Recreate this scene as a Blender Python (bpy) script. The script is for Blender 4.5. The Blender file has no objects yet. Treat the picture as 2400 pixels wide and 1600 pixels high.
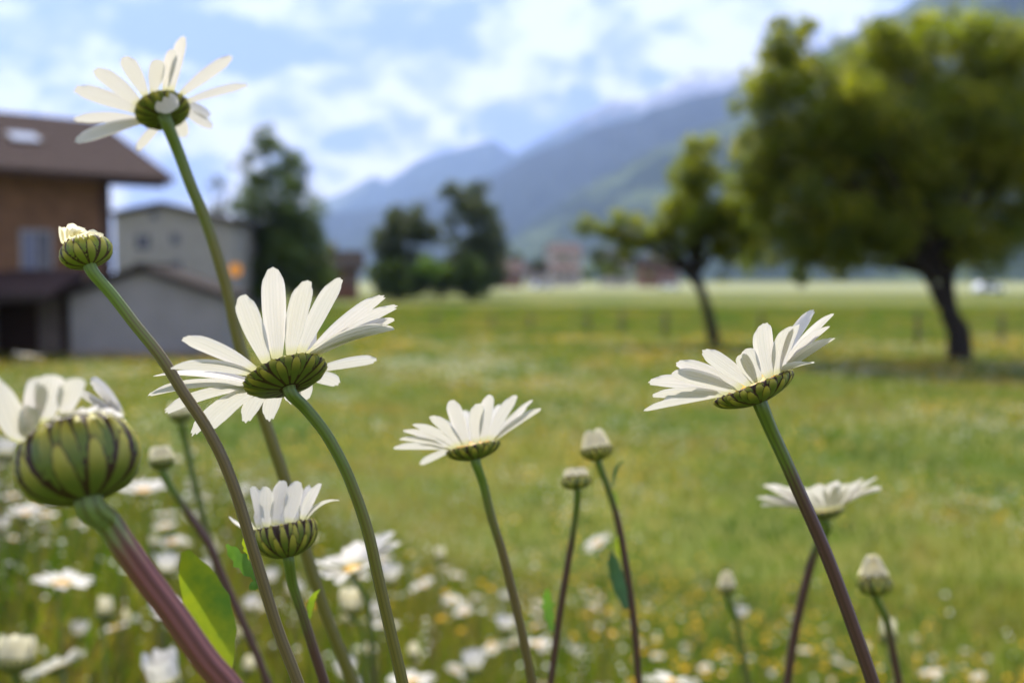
import bpy, math, random
import numpy as np
from mathutils import Vector as V, noise as mnoise

# ------------------------------------------------------------------ camera, sky, sun, exposure
scene = bpy.context.scene
R_ = math.radians
CAM_Z, FOC = 2.0, 35.0
FPX = 2400 * FOC / 36.0                       # focal length in photograph pixels (2400 wide)
HORIZON = 655.0
PITCH = math.atan((800 - HORIZON) / FPX)
cam_d = bpy.data.cameras.new('camera')
cam = bpy.data.objects.new('camera', cam_d)
scene.collection.objects.link(cam)
cam.location = (0, 0, CAM_Z)
cam.rotation_euler = (math.pi / 2 - PITCH, 0, 0)
cam_d.lens = FOC
cam_d.sensor_width = 36
cam_d.clip_start = 0.01
cam_d.clip_end = 60000
cam_d.dof.use_dof = True
cam_d.dof.focus_distance = 0.222
cam_d.dof.aperture_fstop = 11.0
scene.camera = cam

SUN_EL, SUN_AZ = 56.0, -14.0                  # azimuth measured from straight ahead, minus = left
scene.view_settings.view_transform = 'Standard'
scene.view_settings.look = 'None'
scene.view_settings.gamma = 1.0
scene.view_settings.exposure = 1.15
scene.render.engine = 'CYCLES'
scene.cycles.use_denoising = True
scene.cycles.max_bounces = 6
scene.cycles.adaptive_threshold = 0.02
scene.cycles.diffuse_bounces = 3
scene.cycles.transmission_bounces = 4
scene.cycles.volume_bounces = 1
scene.cycles.caustics_reflective = False
scene.cycles.caustics_refractive = False

sun_d = bpy.data.lights.new('sun', 'SUN')
sun_d.energy = 5.0
sun_d.angle = R_(0.6)
sun_d.color = (1.0, 0.94, 0.83)
sun = bpy.data.objects.new('sun', sun_d)
scene.collection.objects.link(sun)
sdir = V((math.sin(R_(SUN_AZ)) * math.cos(R_(SUN_EL)), math.cos(R_(SUN_AZ)) * math.cos(R_(SUN_EL)), math.sin(R_(SUN_EL))))
sun.rotation_euler = sdir.to_track_quat('Z', 'Y').to_euler()
sun.location = (0, 0, 50)


def nd(nt, kind, **kw):
    n = nt.nodes.new(kind)
    for k, v in kw.items():
        setattr(n, k, v)
    return n


def mth(nt, op, a, b=None, c=None, clamp=False):
    n = nt.nodes.new('ShaderNodeMath')
    n.operation = op
    n.use_clamp = clamp
    for i, v in enumerate((a, b, c)):
        if v is None:
            continue
        if isinstance(v, (int, float)):
            n.inputs[i].default_value = v
        else:
            nt.links.new(v, n.inputs[i])
    return n.outputs[0]


def sstep(nt, x, lo, hi, smooth=True):
    n = nt.nodes.new('ShaderNodeMapRange')
    n.interpolation_type = 'SMOOTHSTEP' if smooth else 'LINEAR'
    nt.links.new(x, n.inputs[0])
    n.inputs[1].default_value = lo
    n.inputs[2].default_value = hi
    return n.outputs[0]


def mixc(nt, f, a, b, mode='MIX'):
    n = nt.nodes.new('ShaderNodeMix')
    n.data_type = 'RGBA'
    n.blend_type = mode
    for sock, v in ((n.inputs[0], f), (n.inputs[6], a), (n.inputs[7], b)):
        if isinstance(v, (int, float)):
            sock.default_value = v
        elif isinstance(v, tuple):
            sock.default_value = (*v[:3], 1)
        else:
            nt.links.new(v, sock)
    return n.outputs[2]


def noise_tex(nt, vec, scale, detail=4, rough=0.55):
    n = nt.nodes.new('ShaderNodeTexNoise')
    n.inputs['Scale'].default_value = scale
    n.inputs['Detail'].default_value = detail
    n.inputs['Roughness'].default_value = rough
    if vec is not None:
        nt.links.new(vec, n.inputs['Vector'])
    return n.outputs['Fac']


CF = V((0, math.cos(PITCH), -math.sin(PITCH)))
CU = V((0, math.sin(PITCH), math.cos(PITCH)))
CR = V((1, 0, 0))
CAM = V((0, 0, CAM_Z))


def ray(px, py):
    return CF + CR * ((px - 1200) / FPX) + CU * ((800 - py) / FPX)


def P(px, py, d):
    return CAM + ray(px, py) * d


def project(p):
    q = p - CAM
    d = q.dot(CF)
    return 1200 + q.dot(CR) / d * FPX, 800 - q.dot(CU) / d * FPX, d


world = bpy.data.worlds.new('World')
scene.world = world
world.use_nodes = True
wt = world.node_tree
wt.nodes.clear()
wout = nd(wt, 'ShaderNodeOutputWorld')
wbg = nd(wt, 'ShaderNodeBackground')
wt.links.new(wbg.outputs[0], wout.inputs[0])
sky = nd(wt, 'ShaderNodeTexSky', sky_type='NISHITA')
sky.sun_disc = False
sky.sun_elevation = R_(SUN_EL)
sky.sun_rotation = R_(SUN_AZ)
sky.air_density = 1.0
sky.dust_density = 0.6
sky.altitude = 600
tc = nd(wt, 'ShaderNodeTexCoord')
sep = nd(wt, 'ShaderNodeSeparateXYZ')
wt.links.new(tc.outputs['Generated'], sep.inputs[0])
zz = mth(wt, 'ADD', mth(wt, 'MAXIMUM', sep.outputs[2], 0.0), 0.22)
cx = mth(wt, 'DIVIDE', sep.outputs[0], zz)
cy = mth(wt, 'DIVIDE', sep.outputs[1], zz)
cmb = nd(wt, 'ShaderNodeCombineXYZ')
wt.links.new(cx, cmb.inputs[0])
wt.links.new(cy, cmb.inputs[1])
cmb.inputs[2].default_value = 3.7
mpc = nd(wt, 'ShaderNodeMapping')
mpc.inputs['Scale'].default_value = (7.0, 7.0, 13.0)
mpc.inputs['Location'].default_value = (2.3, 0.7, 5.1)
wt.links.new(tc.outputs['Generated'], mpc.inputs[0])
n1 = noise_tex(wt, mpc.outputs[0], 1.0, 8, 0.58)


def dirlump(px, py, rx, ry, soft=1.0):
    """a soft patch of sky round one direction, 1 in the middle"""
    d0 = ray(px, py).normalized()
    az = math.atan2(d0.x, d0.y)
    el = math.asin(d0.z)
    a = mth(wt, 'ARCTAN2', sep.outputs[0], sep.outputs[1])
    e = mth(wt, 'ARCSINE', sep.outputs[2])
    da = mth(wt, 'DIVIDE', mth(wt, 'SUBTRACT', a, az), rx / FPX)
    de = mth(wt, 'DIVIDE', mth(wt, 'SUBTRACT', e, el), ry / FPX)
    r2 = mth(wt, 'ADD', mth(wt, 'MULTIPLY', da, da), mth(wt, 'MULTIPLY', de, de))
    return mth(wt, 'EXPONENT', mth(wt, 'MULTIPLY', r2, -1.0))


cov = n1
for (px, py, rx, ry, w) in ((560, 120, 300, 80, -0.20), (980, 55, 170, 75, -0.17), (100, 150, 150, 50, -0.10),
                            (240, 0, 420, 60, 0.12), (860, 215, 240, 100, 0.12), (1250, 60, 160, 110, 0.08),
                            (1600, 110, 220, 130, 0.10), (830, 320, 60, 45, -0.14), (1130, 130, 80, 60, -0.10),
                            (1080, 330, 420, 80, 0.06), (350, 330, 420, 110, 0.10), (1900, 30, 300, 90, 0.08)):
    cov = mth(wt, 'ADD', cov, mth(wt, 'MULTIPLY', dirlump(px, py, rx, ry), w))
mask = sstep(wt, cov, 0.415, 0.505)
n2 = noise_tex(wt, mpc.outputs[0], 2.1, 6, 0.55)
ccol = mixc(wt, sstep(wt, n2, 0.38, 0.56), (4.7, 5.2, 7.4), (11.0, 10.6, 10.6))
skyc = mixc(wt, 0.75, sky.outputs[0], (3.0, 3.55, 7.3))        # thin high veil over the blue
lowh = sstep(wt, sep.outputs[2], 0.16, 0.0)
skyc = mixc(wt, mth(wt, 'MULTIPLY', lowh, 0.5), skyc, (5.2, 5.6, 7.0))
wcol = mixc(wt, mth(wt, 'MULTIPLY', mask, 0.95), skyc, ccol)
wt.links.new(wcol, wbg.inputs[0])
wbg.inputs[1].default_value = 0.07

# ------------------------------------------------------------------ helpers
COL = scene.collection


def tag(o, label=None, cat=None, group=None, kind=None):
    for k, v in (('label', label), ('category', cat), ('group', group), ('kind', kind)):
        if v:
            o[k] = v
    return o


def empty(name, loc=(0, 0, 0)):
    o = bpy.data.objects.new(name, None)
    o.empty_display_size = 0.05
    COL.objects.link(o)
    o.location = loc
    return o


def link(name, me, mat=None, parent=None):
    """one mesh object, its vertices in world space; a parent keeps it there"""
    if mat is not None and not me.materials:
        me.materials.append(mat)
    o = bpy.data.objects.new(name, me)
    COL.objects.link(o)
    if parent is not None:
        o.parent = parent
        loc = V((0, 0, 0))
        q = parent
        while q is not None:
            loc += V(q.location)
            q = q.parent
        o.location = -loc
    return o


def mesh(name, verts, faces, uvs=None, smooth=True):
    me = bpy.data.meshes.new(name)
    me.from_pydata([tuple(v) for v in verts], [], faces)
    if uvs is not None:
        ul = me.uv_layers.new(name='uv')
        idx = np.empty(len(me.loops), np.int32)
        me.loops.foreach_get('vertex_index', idx)
        ul.data.foreach_set('uv', np.asarray(uvs, np.float32)[idx].ravel())
    if smooth:
        me.polygons.foreach_set('use_smooth', np.ones(len(me.polygons), bool))
    me.update()
    return me


def grid_faces(nu, nv, off=0, wrap=False):
    f = []
    for j in range(nv - 1):
        for i in range(nu if wrap else nu - 1):
            a = off + j * nu + i
            b = off + j * nu + (i + 1) % nu
            f.append((a, b, b + nu, a + nu))
    return f


def big_mesh(name, verts, quads, mat, cols=None, smooth=False):
    """a numpy mesh of quads with one colour value per quad"""
    me = bpy.data.meshes.new(name)
    nq = len(quads)
    me.vertices.add(len(verts))
    me.vertices.foreach_set('co', np.asarray(verts, np.float32).ravel())
    me.loops.add(nq * 4)
    me.loops.foreach_set('vertex_index', np.asarray(quads, np.int32).ravel())
    me.polygons.add(nq)
    me.polygons.foreach_set('loop_start', np.arange(0, nq * 4, 4, dtype=np.int32))
    if smooth:
        me.polygons.foreach_set('use_smooth', np.ones(nq, bool))
    if cols is not None:
        at = me.attributes.new('tint', 'FLOAT', 'FACE')
        at.data.foreach_set('value', np.asarray(cols, np.float32))
    me.update(calc_edges=True)
    me.materials.append(mat)
    return me


def box_me(name, x0, x1, y0, y1, z0, z1):
    v = [(x, y, z) for z in (z0, z1) for y in (y0, y1) for x in (x0, x1)]
    f = [(0, 2, 3, 1), (4, 5, 7, 6), (0, 1, 5, 4), (2, 6, 7, 3), (0, 4, 6, 2), (1, 3, 7, 5)]
    return mesh(name, v, f, smooth=False)


def mat_new(name):
    m = bpy.data.materials.new(name)
    m.use_nodes = True
    nt = m.node_tree
    b = nt.nodes['Principled BSDF']
    return m, nt, b, nt.nodes['Material Output']


def setc(nt, b, c):
    if isinstance(c, tuple):
        b.inputs['Base Color'].default_value = (*c[:3], 1)
    else:
        nt.links.new(c, b.inputs['Base Color'])


def thin(nt, b, out, col, amount, tcol=None):
    """mix in light passing through a thin sheet"""
    t = nt.nodes.new('ShaderNodeBsdfTranslucent')
    c = tcol if tcol is not None else col
    if isinstance(c, tuple):
        t.inputs[0].default_value = (*c[:3], 1)
    else:
        nt.links.new(c, t.inputs[0])
    m = nt.nodes.new('ShaderNodeMixShader')
    m.inputs[0].default_value = amount
    nt.links.new(b.outputs[0], m.inputs[1])
    nt.links.new(t.outputs[0], m.inputs[2])
    nt.links.new(m.outputs[0], out.inputs[0])


def simple_mat(name, col, rough=0.7, var=0.0, scale=6.0, col2=None, spec=0.3, trans=0.0):
    m, nt, b, out = mat_new(name)
    b.inputs['Roughness'].default_value = rough
    b.inputs['Specular IOR Level'].default_value = spec
    c = col
    if var or col2:
        t = nd(nt, 'ShaderNodeTexCoord')
        n = noise_tex(nt, t.outputs['Object'], scale, 5, 0.6)
        c2 = col2 if col2 else tuple(x * (1 - var) for x in col)
        c = mixc(nt, sstep(nt, n, 0.35, 0.65), c2, col)
    setc(nt, b, c)
    if trans:
        thin(nt, b, out, c, trans)
    return m


def attr_mat(name, ramp, rough=0.6, trans=0.35, spec=0.25, tboost=1.3):
    """colour picked per face from its own tint value"""
    m, nt, b, out = mat_new(name)
    a = nd(nt, 'ShaderNodeAttribute', attribute_name='tint')
    r = nd(nt, 'ShaderNodeValToRGB')
    el = r.color_ramp.elements
    el[0].position, el[0].color = ramp[0][0], (*ramp[0][1], 1)
    el[1].position, el[1].color = ramp[-1][0], (*ramp[-1][1], 1)
    for p, c in ramp[1:-1]:
        e = el.new(p)
        e.color = (*c, 1)
    nt.links.new(a.outputs['Fac'], r.inputs[0])
    setc(nt, b, r.outputs[0])
    b.inputs['Roughness'].default_value = rough
    b.inputs['Specular IOR Level'].default_value = spec
    if trans:
        tb = mixc(nt, 1.0, r.outputs[0], (tboost * 0.92, tboost, tboost * 0.4), 'MULTIPLY')
        thin(nt, b, out, r.outputs[0], trans, tb)
    return m


# ------------------------------------------------------------------ materials of the flowers
def petal_material(name='petal_white', c0=(0.69, 0.655, 0.585), tr=0.36):
    m, nt, b, out = mat_new(name)
    uv = nd(nt, 'ShaderNodeUVMap', uv_map='uv')
    s = nd(nt, 'ShaderNodeSeparateXYZ')
    nt.links.new(uv.outputs[0], s.inputs[0])
    base = sstep(nt, s.outputs[1], 0.16, 0.0)
    vein = mth(nt, 'SINE', mth(nt, 'MULTIPLY', s.outputs[0], 44.0))
    c = mixc(nt, base, c0, (0.64, 0.62, 0.30))
    c = mixc(nt, mth(nt, 'MULTIPLY', sstep(nt, vein, 0.2, 1.0), 0.22), c, (0.50, 0.50, 0.42))  # greyish veins, their colour deepened to paint in soft groove shading
    setc(nt, b, c)
    b.inputs['Roughness'].default_value = 0.62
    b.inputs['Specular IOR Level'].default_value = 0.2
    bp = nd(nt, 'ShaderNodeBump')
    bp.inputs['Strength'].default_value = 0.25
    bp.inputs['Distance'].default_value = 0.0002
    nt.links.new(vein, bp.inputs['Height'])
    nt.links.new(bp.outputs[0], b.inputs['Normal'])
    thin(nt, b, out, c, tr)
    return m


def bract_material(name='bract_green', young=0.0):
    m, nt, b, out = mat_new(name)
    uv = nd(nt, 'ShaderNodeUVMap', uv_map='uv')
    s = nd(nt, 'ShaderNodeSeparateXYZ')
    nt.links.new(uv.outputs[0], s.inputs[0])
    e = mth(nt, 'ABSOLUTE', mth(nt, 'SUBTRACT', mth(nt, 'MULTIPLY', s.outputs[0], 2.0), 1.0))
    nz = noise_tex(nt, uv.outputs[0], 9.0, 3)
    e2 = mth(nt, 'ADD', e, mth(nt, 'MULTIPLY', mth(nt, 'SUBTRACT', nz, 0.5), 0.22))
    dark = sstep(nt, e2, 0.48, 0.70)
    tip = mth(nt, 'MULTIPLY', sstep(nt, s.outputs[1], 0.90, 0.99), 0.7)
    dark = mth(nt, 'MAXIMUM', dark, tip)
    g = mixc(nt, sstep(nt, s.outputs[1], 0.35, 0.95), (0.115 + young * 0.06, 0.16 + young * 0.08, 0.02), (0.50, 0.44, 0.06))
    g = mixc(nt, mth(nt, 'MULTIPLY', nz, 0.35), g, (0.08, 0.10, 0.015))
    c = mixc(nt, dark, g, (0.040, 0.018, 0.010))
    setc(nt, b, c)
    b.inputs['Roughness'].default_value = 0.5
    b.inputs['Specular IOR Level'].default_value = 0.35
    thin(nt, b, out, c, 0.22)
    return m


def cup_material():
    """small far cups: green body with dark ribs, yellow towards the rim"""
    m, nt, b, out = mat_new('cup_green')
    uv = nd(nt, 'ShaderNodeUVMap', uv_map='uv')
    s = nd(nt, 'ShaderNodeSeparateXYZ')
    nt.links.new(uv.outputs[0], s.inputs[0])
    w = mth(nt, 'SINE', mth(nt, 'MULTIPLY', s.outputs[0], 2 * math.pi * 18))
    g = mixc(nt, sstep(nt, s.outputs[1], 0.5, 0.0), (0.085, 0.11, 0.016), (0.30, 0.27, 0.04))
    c = mixc(nt, sstep(nt, w, 0.1, 0.8), g, (0.035, 0.022, 0.01))
    setc(nt, b, c)
    b.inputs['Roughness'].default_value = 0.55
    return m


def stem_material(name, top, low, t0, t1, dark=0.6, ribs=9):
    """green under the head, turning to the lower colour between t0 and t1 metres down; fine ribs"""
    m, nt, b, out = mat_new(name)
    uv = nd(nt, 'ShaderNodeUVMap', uv_map='uv')
    s = nd(nt, 'ShaderNodeSeparateXYZ')
    nt.links.new(uv.outputs[0], s.inputs[0])
    tco = nd(nt, 'ShaderNodeTexCoord')
    nz = noise_tex(nt, tco.outputs['Object'], 130.0, 4)
    w = mth(nt, 'SINE', mth(nt, 'MULTIPLY', s.outputs[0], 2 * math.pi * ribs))
    f = sstep(nt, mth(nt, 'ADD', s.outputs[1], mth(nt, 'MULTIPLY', mth(nt, 'ADD', mth(nt, 'SUBTRACT', nz, 0.5), mth(nt, 'MULTIPLY', w, 0.18)), (t1 - t0) * 0.9)), t0, t1)
    c = mixc(nt, f, top, low)
    c = mixc(nt, mth(nt, 'MULTIPLY', sstep(nt, w, -0.2, 0.9), 0.55), c, mixc(nt, 1.0, c, (dark, dark, dark), 'MULTIPLY'))
    setc(nt, b, c)
    b.inputs['Roughness'].default_value = 0.45
    b.inputs['Specular IOR Level'].default_value = 0.4
    b.inputs['Sheen Weight'].default_value = 0.04
    return m


def disc_material():
    m, nt, b, out = mat_new('disc_yellow')
    t = nd(nt, 'ShaderNodeTexCoord')
    vor = nd(nt, 'ShaderNodeTexVoronoi')
    vor.inputs['Scale'].default_value = 900
    nt.links.new(t.outputs['Object'], vor.inputs['Vector'])
    c = mixc(nt, sstep(nt, vor.outputs['Distance'], 0.1, 0.7), (0.85, 0.50, 0.03), (0.55, 0.28, 0.01))
    setc(nt, b, c)
    thin(nt, b, out, c, 0.3)
    return m


M = {}
M['petal'] = petal_material()
M['petal_cream'] = petal_material('petal_cream', (0.84, 0.78, 0.55), 0.62)
M['bract'] = bract_material()
M['bract_young'] = bract_material('bract_young', 1.0)
M['cup'] = cup_material()
M['disc'] = disc_material()
M['cup_dark'] = simple_mat('cup_brown', (0.055, 0.035, 0.014), 0.7, 0.4, 300)
GREEN, OLIVE, PURPLE = (0.095, 0.145, 0.014), (0.13, 0.115, 0.017), (0.080, 0.036, 0.026)
M['stem_olive'] = stem_material('stem_olive', GREEN, OLIVE, 0.01, 0.05)
M['stem_purple'] = stem_material('stem_purple', GREEN, PURPLE, 0.008, 0.03)
M['stem_pink'] = stem_material('stem_pink', (0.12, 0.17, 0.03), (0.150, 0.048, 0.034), 0.003, 0.018, 0.40, 7)
M['stem_mix'] = stem_material('stem_mix', (0.11, 0.18, 0.02), (0.13, 0.095, 0.03), 0.004, 0.03)
M['stem_far'] = stem_material('stem_far', (0.10, 0.14, 0.025), (0.10, 0.075, 0.03), 0.02, 0.12)
M['leaf_daisy'] = simple_mat('leaf_daisy', (0.13, 0.26, 0.025), 0.5, col2=(0.07, 0.16, 0.025), scale=60, trans=0.4)
M['leaf_lime'] = simple_mat('leaf_lime', (0.30, 0.36, 0.015), 0.45, col2=(0.10, 0.22, 0.02), scale=75, trans=0.42)
M['leaf_teal'] = simple_mat('leaf_teal', (0.05, 0.12, 0.05), 0.5, col2=(0.04, 0.09, 0.035), scale=60, trans=0.2)

# ------------------------------------------------------------------ flower geometry


def petal_mesh(B, T, tang, axis, width, arch=0.12, nu=7, nv=12, rnd=random, curl=0.0, notch=None):
    """one ray floret from B to T: narrow claw, broad blade, two grooves, a toothed tip"""
    ch = T - B
    L = ch.length
    c = ch / L
    up = (axis - c * axis.dot(c))
    if up.length < 0.15:
        up = axis.orthogonal()
    up.normalize()
    ctl = (B + T) * 0.5 + up * (arch * L)
    notch = rnd.uniform(0.5, 1.2) if notch is None else notch
    tooth = [rnd.uniform(-0.02, 0.02) for _ in range(nu)]
    tw = rnd.uniform(-0.22, 0.22)
    verts, uvs = [], []
    for j in range(nv):
        v = j / (nv - 1)
        for i in range(nu):
            a = i / (nu - 1)
            s = 2 * a - 1
            # the end is rounded, with two small notches
            cut = 0.085 * abs(s) ** 2.6 + notch * 0.028 * (0.5 + 0.5 * math.cos(3 * math.pi * s + math.pi)) + tooth[i] * 0.6
            vv = v - cut * v ** 5
            p = B * (1 - vv) ** 2 + ctl * (2 * vv * (1 - vv)) + T * vv ** 2
            t = ((ctl - B) * (1 - vv) + (T - ctl) * vv).normalized()
            wd = (tang - t * tang.dot(t)).normalized()
            n = t.cross(wd)
            if n.dot(axis) < 0:
                n = -n
            ang = tw * v
            wd2 = wd * math.cos(ang) + n * math.sin(ang)
            n2 = n * math.cos(ang) - wd * math.sin(ang)
            prof = 0.46 + 0.56 * math.sin(min(v / 0.55, 1.0) * math.pi / 2) if v < 0.55 else 1.02 * (1 - 0.36 * ((v - 0.55) / 0.45) ** 3.6)
            off = (0.12 * s * s - 0.125 * math.cos(3 * math.pi * s) * (0.4 + 0.6 * math.sin(math.pi * v))) * width * 0.5
            if curl:
                off += curl * width * v ** 3
            verts.append(p + wd2 * (s * width * 0.5 * prof) + n2 * off)
            uvs.append((a, v))
    return mesh('petal', verts, grid_faces(nu, nv), uvs)


FLAT = [(0.06, 0.90), (0.0, 1.0), (-0.2, 0.985), (-0.45, 0.90), (-0.7, 0.70), (-0.88, 0.46), (-1.0, 0.20)]
CUP = [(0.05, 0.92), (0.0, 0.98), (-0.2, 1.0), (-0.4, 0.96), (-0.6, 0.86), (-0.78, 0.70), (-0.91, 0.48), (-0.98, 0.30), (-1.0, 0.2)]
BALL = [(0.12, 0.66), (0.0, 0.84), (-0.16, 0.95), (-0.36, 1.0), (-0.56, 0.98), (-0.75, 0.87), (-0.89, 0.66), (-0.97, 0.42), (-1.0, 0.2)]


def prof_at(prof, s):
    """s = 0 at the stem, 1 at the rim end of the list"""
    p = prof[::-1]
    x = min(max(s, 0), 1) * (len(p) - 1)
    i = min(int(x), len(p) - 2)
    f = x - i
    z = p[i][0] * (1 - f) + p[i + 1][0] * f
    r = p[i][1] * (1 - f) + p[i + 1][1] * f
    if s > 1:
        z += (s - 1) * 0.5
        r += (s - 1) * 0.2
    return z, r


def frame(axis):
    a = axis.normalized()
    e1 = a.orthogonal().normalized()
    return a, e1, a.cross(e1)


def cup_mesh(C, axis, R, h, prof, n=18):
    a, e1, e2 = frame(axis)
    verts, uvs = [], []
    for j, (z, r) in enumerate(prof):
        for i in range(n + 1):
            t = 2 * math.pi * i / n
            verts.append(C + a * (z * h) + (e1 * math.cos(t) + e2 * math.sin(t)) * (r * R))
            uvs.append((i / n, j / (len(prof) - 1)))
    faces = grid_faces(n + 1, len(prof))
    return mesh('involucre', verts, faces, uvs)


def bracts(parent, C, axis, R, h, prof, n, rnd, mat, rows=3, spread=1.0):
    a, e1, e2 = frame(axis)
    spec = {3: ((0.40, 1.06, 0.000), (0.22, 0.93, 0.022), (0.02, 0.70, 0.044)),
            4: ((0.46, 1.06, 0.000), (0.30, 0.95, 0.018), (0.14, 0.78, 0.036), (0.02, 0.56, 0.054))}[rows]
    for k, (s0, s1, off) in enumerate(spec):
        cnt = max(8, int(n * (1.0 - 0.16 * k)))
        for q in range(cnt):
            ph = 2 * math.pi * (q + 0.5 * (k % 2) + rnd.uniform(-0.10, 0.10)) / cnt
            hw = math.pi / cnt * 1.12 * rnd.uniform(0.94, 1.06) * spread
            e = s1 + rnd.uniform(-0.05, 0.03)
            nu, nv = 7, 7
            verts, uvs = [], []
            for j in range(nv):
                v = j / (nv - 1)
                z, r = prof_at(prof, s0 + (e - s0) * v)
                sh = (0.86 + 0.14 * v / 0.3) if v < 0.3 else 0.16 + 0.84 * (1 - ((v - 0.3) / 0.7) ** 1.9)
                for i in range(nu):
                    u = 2 * i / (nu - 1) - 1
                    t = ph + hw * sh * u
                    rr = r * R * (1 + off + 0.050 * (1 - u * u) - 0.01) + R * 0.012
                    verts.append(C + a * (z * h) + (e1 * math.cos(t) + e2 * math.sin(t)) * rr)
                    uvs.append(((u + 1) / 2, v))
            link('bract', mesh('bract', verts, grid_faces(nu, nv), uvs), mat, parent)


def disc_mesh(C, axis, R, hh=0.35, n=16):
    a, e1, e2 = frame(axis)
    verts, uvs = [], []
    for j in range(6):
        t = j / 5 * math.pi / 2
        for i in range(n):
            p = 2 * math.pi * i / n
            bump = 1 + 0.05 * math.sin(i * 7 + j * 5)
            verts.append(C + a * (R * hh * math.sin(t) * bump) + (e1 * math.cos(p) + e2 * math.sin(p)) * (R * 0.9 * math.cos(t) * bump))
            uvs.append((i / n, j / 5))
    return mesh('disc', verts, grid_faces(n, 6, 0, True), uvs)


def smooth_path(pts, k=5):
    out = []
    n = len(pts)
    for i in range(n - 1):
        p0, p1, p2, p3 = pts[max(i - 1, 0)], pts[i], pts[i + 1], pts[min(i + 2, n - 1)]
        for j in range(k):
            t = j / k
            out.append(0.5 * ((2 * p1) + (p2 - p0) * t + (2 * p0 - 5 * p1 + 4 * p2 - p3) * t * t + (3 * p1 - p0 - 3 * p2 + p3) * t ** 3))
    out.append(pts[-1])
    return out


def tube_mesh(path, radii, n=10, ridge=0.0, ridges=9, name='stem'):
    verts, uvs = [], []
    dist = 0
    e = None
    for j, p in enumerate(path):
        t = (path[min(j + 1, len(path) - 1)] - path[max(j - 1, 0)]).normalized()
        if e is None:
            e = t.orthogonal().normalized()
        e = (e - t * e.dot(t)).normalized()
        b = t.cross(e)
        if j:
            dist += (p - path[j - 1]).length
        for i in range(n + 1):
            a = 2 * math.pi * i / n
            r = radii[j] * (1 + ridge * math.cos(a * ridges))
            verts.append(p + (e * math.cos(a) + b * math.sin(a)) * r)
            uvs.append((i / n, dist))
    return mesh(name, verts, grid_faces(n + 1, len(path)), uvs)


def ground_z(x, y):
    """a bank round the camera that drops to the flat field, slower on the left"""
    left = 1 / (1 + math.exp(max(-30.0, min(30.0, (x + 0.25) * 3.0))))
    xx = max(-1.5, min(2.0, x))
    slope = 0.25 * (1 - left) + 0.15 * left
    z = 1.47 - slope * max(y, -0.5) - 0.13 * xx - 0.55 * left * max(0, y - 3.6)
    k = 0.18
    z = 0.5 * (z + math.sqrt(z * z + k * k)) - 0.02
    if y < 9:
        z += 0.03 * mnoise.noise(V((x * 0.8, y * 0.8, 0)))
    return z


def leaf_mesh(base, tip, side, width, arch=0.1, lobes=0.0, nv=12, name='leaf'):
    ax = tip - base
    L = ax.length
    t = ax / L
    s = (side - t * side.dot(t)).normalized()
    n = t.cross(s)
    verts, uvs = [], []
    for j in range(nv):
        v = j / (nv - 1)
        w = width * 0.5 * (math.sin(math.pi * min(1, v * 0.92 + 0.05)) ** 0.75) * (1 + lobes * math.sin(v * 26))
        for i in range(5):
            u = i / 2 - 1
            verts.append(base + ax * v + n * (arch * L * math.sin(v * math.pi) + 0.18 * w * abs(u)) + s * (w * u))
            uvs.append((i / 4, v))
    return mesh(name, verts, grid_faces(5, nv), uvs)


Z = {'a': (0, 0, 1.96), 'b': (300, 550, 3.1357), 'c': (0, 800, 1.96), 'd': (500, 1000, 2.61375), 'e': (900, 880, 3.7333),
     'f': (1460, 680, 2.5286), 'g': (1200, 1150, 1.96), 'h': (0, 250, 2.7036), 't': (100, 60, 4.3556), 'w': (0, 0, 0.98)}


def zp(z, x, y):
    ox, oy, s = Z[z]
    return ox + x / s, oy + y / s


def stem_for(parent, joint, axis, pts, d0, d1, w_src, mat, ridge=0.07, flare=1.22, n=18):
    """a stem that leaves the cup along its axis, follows the given points (photograph pixels, as displayed at 2352 wide)
    and then goes down to the ground"""
    path = [joint + axis * 0.0012, joint - axis * 0.0015]
    m = len(pts)
    for i, (x, y) in enumerate(pts):
        d = d0 + (d1 - d0) * (i + 1) / m
        path.append(P(x / 0.98, y / 0.98, d))
    last, prev = path[-1], path[-2]
    dr = last - prev
    q, step, v = last.copy(), dr.length, dr.normalized()
    for k in range(40):
        v = (v + V((0, 0, -0.10))).normalized()
        step *= 1.25
        g = ground_z(q.x, q.y)
        nq = q + v * step
        if nq.z < g + 0.01:
            nq = q + v * max(0.004, (q.z - g + 0.012) / max(0.2, -v.z))
            path.append(nq)
            break
        path.append(nq)
        q = nq
    sm = smooth_path(path, 5)
    r0 = w_src / FPX * d0 * 0.5
    tot = 0
    rad = []
    for j, p in enumerate(sm):
        if j:
            tot += (p - sm[j - 1]).length
        rad.append(r0 * (1 + (flare - 1) * math.exp(-tot / (r0 * 3.2))) * (1 + 0.25 * min(1, tot / 0.25)))
    o = link('stem', tube_mesh(sm, rad, n, ridge, 7 if n > 20 else 9), mat, parent)
    return sm[-1], o


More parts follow.
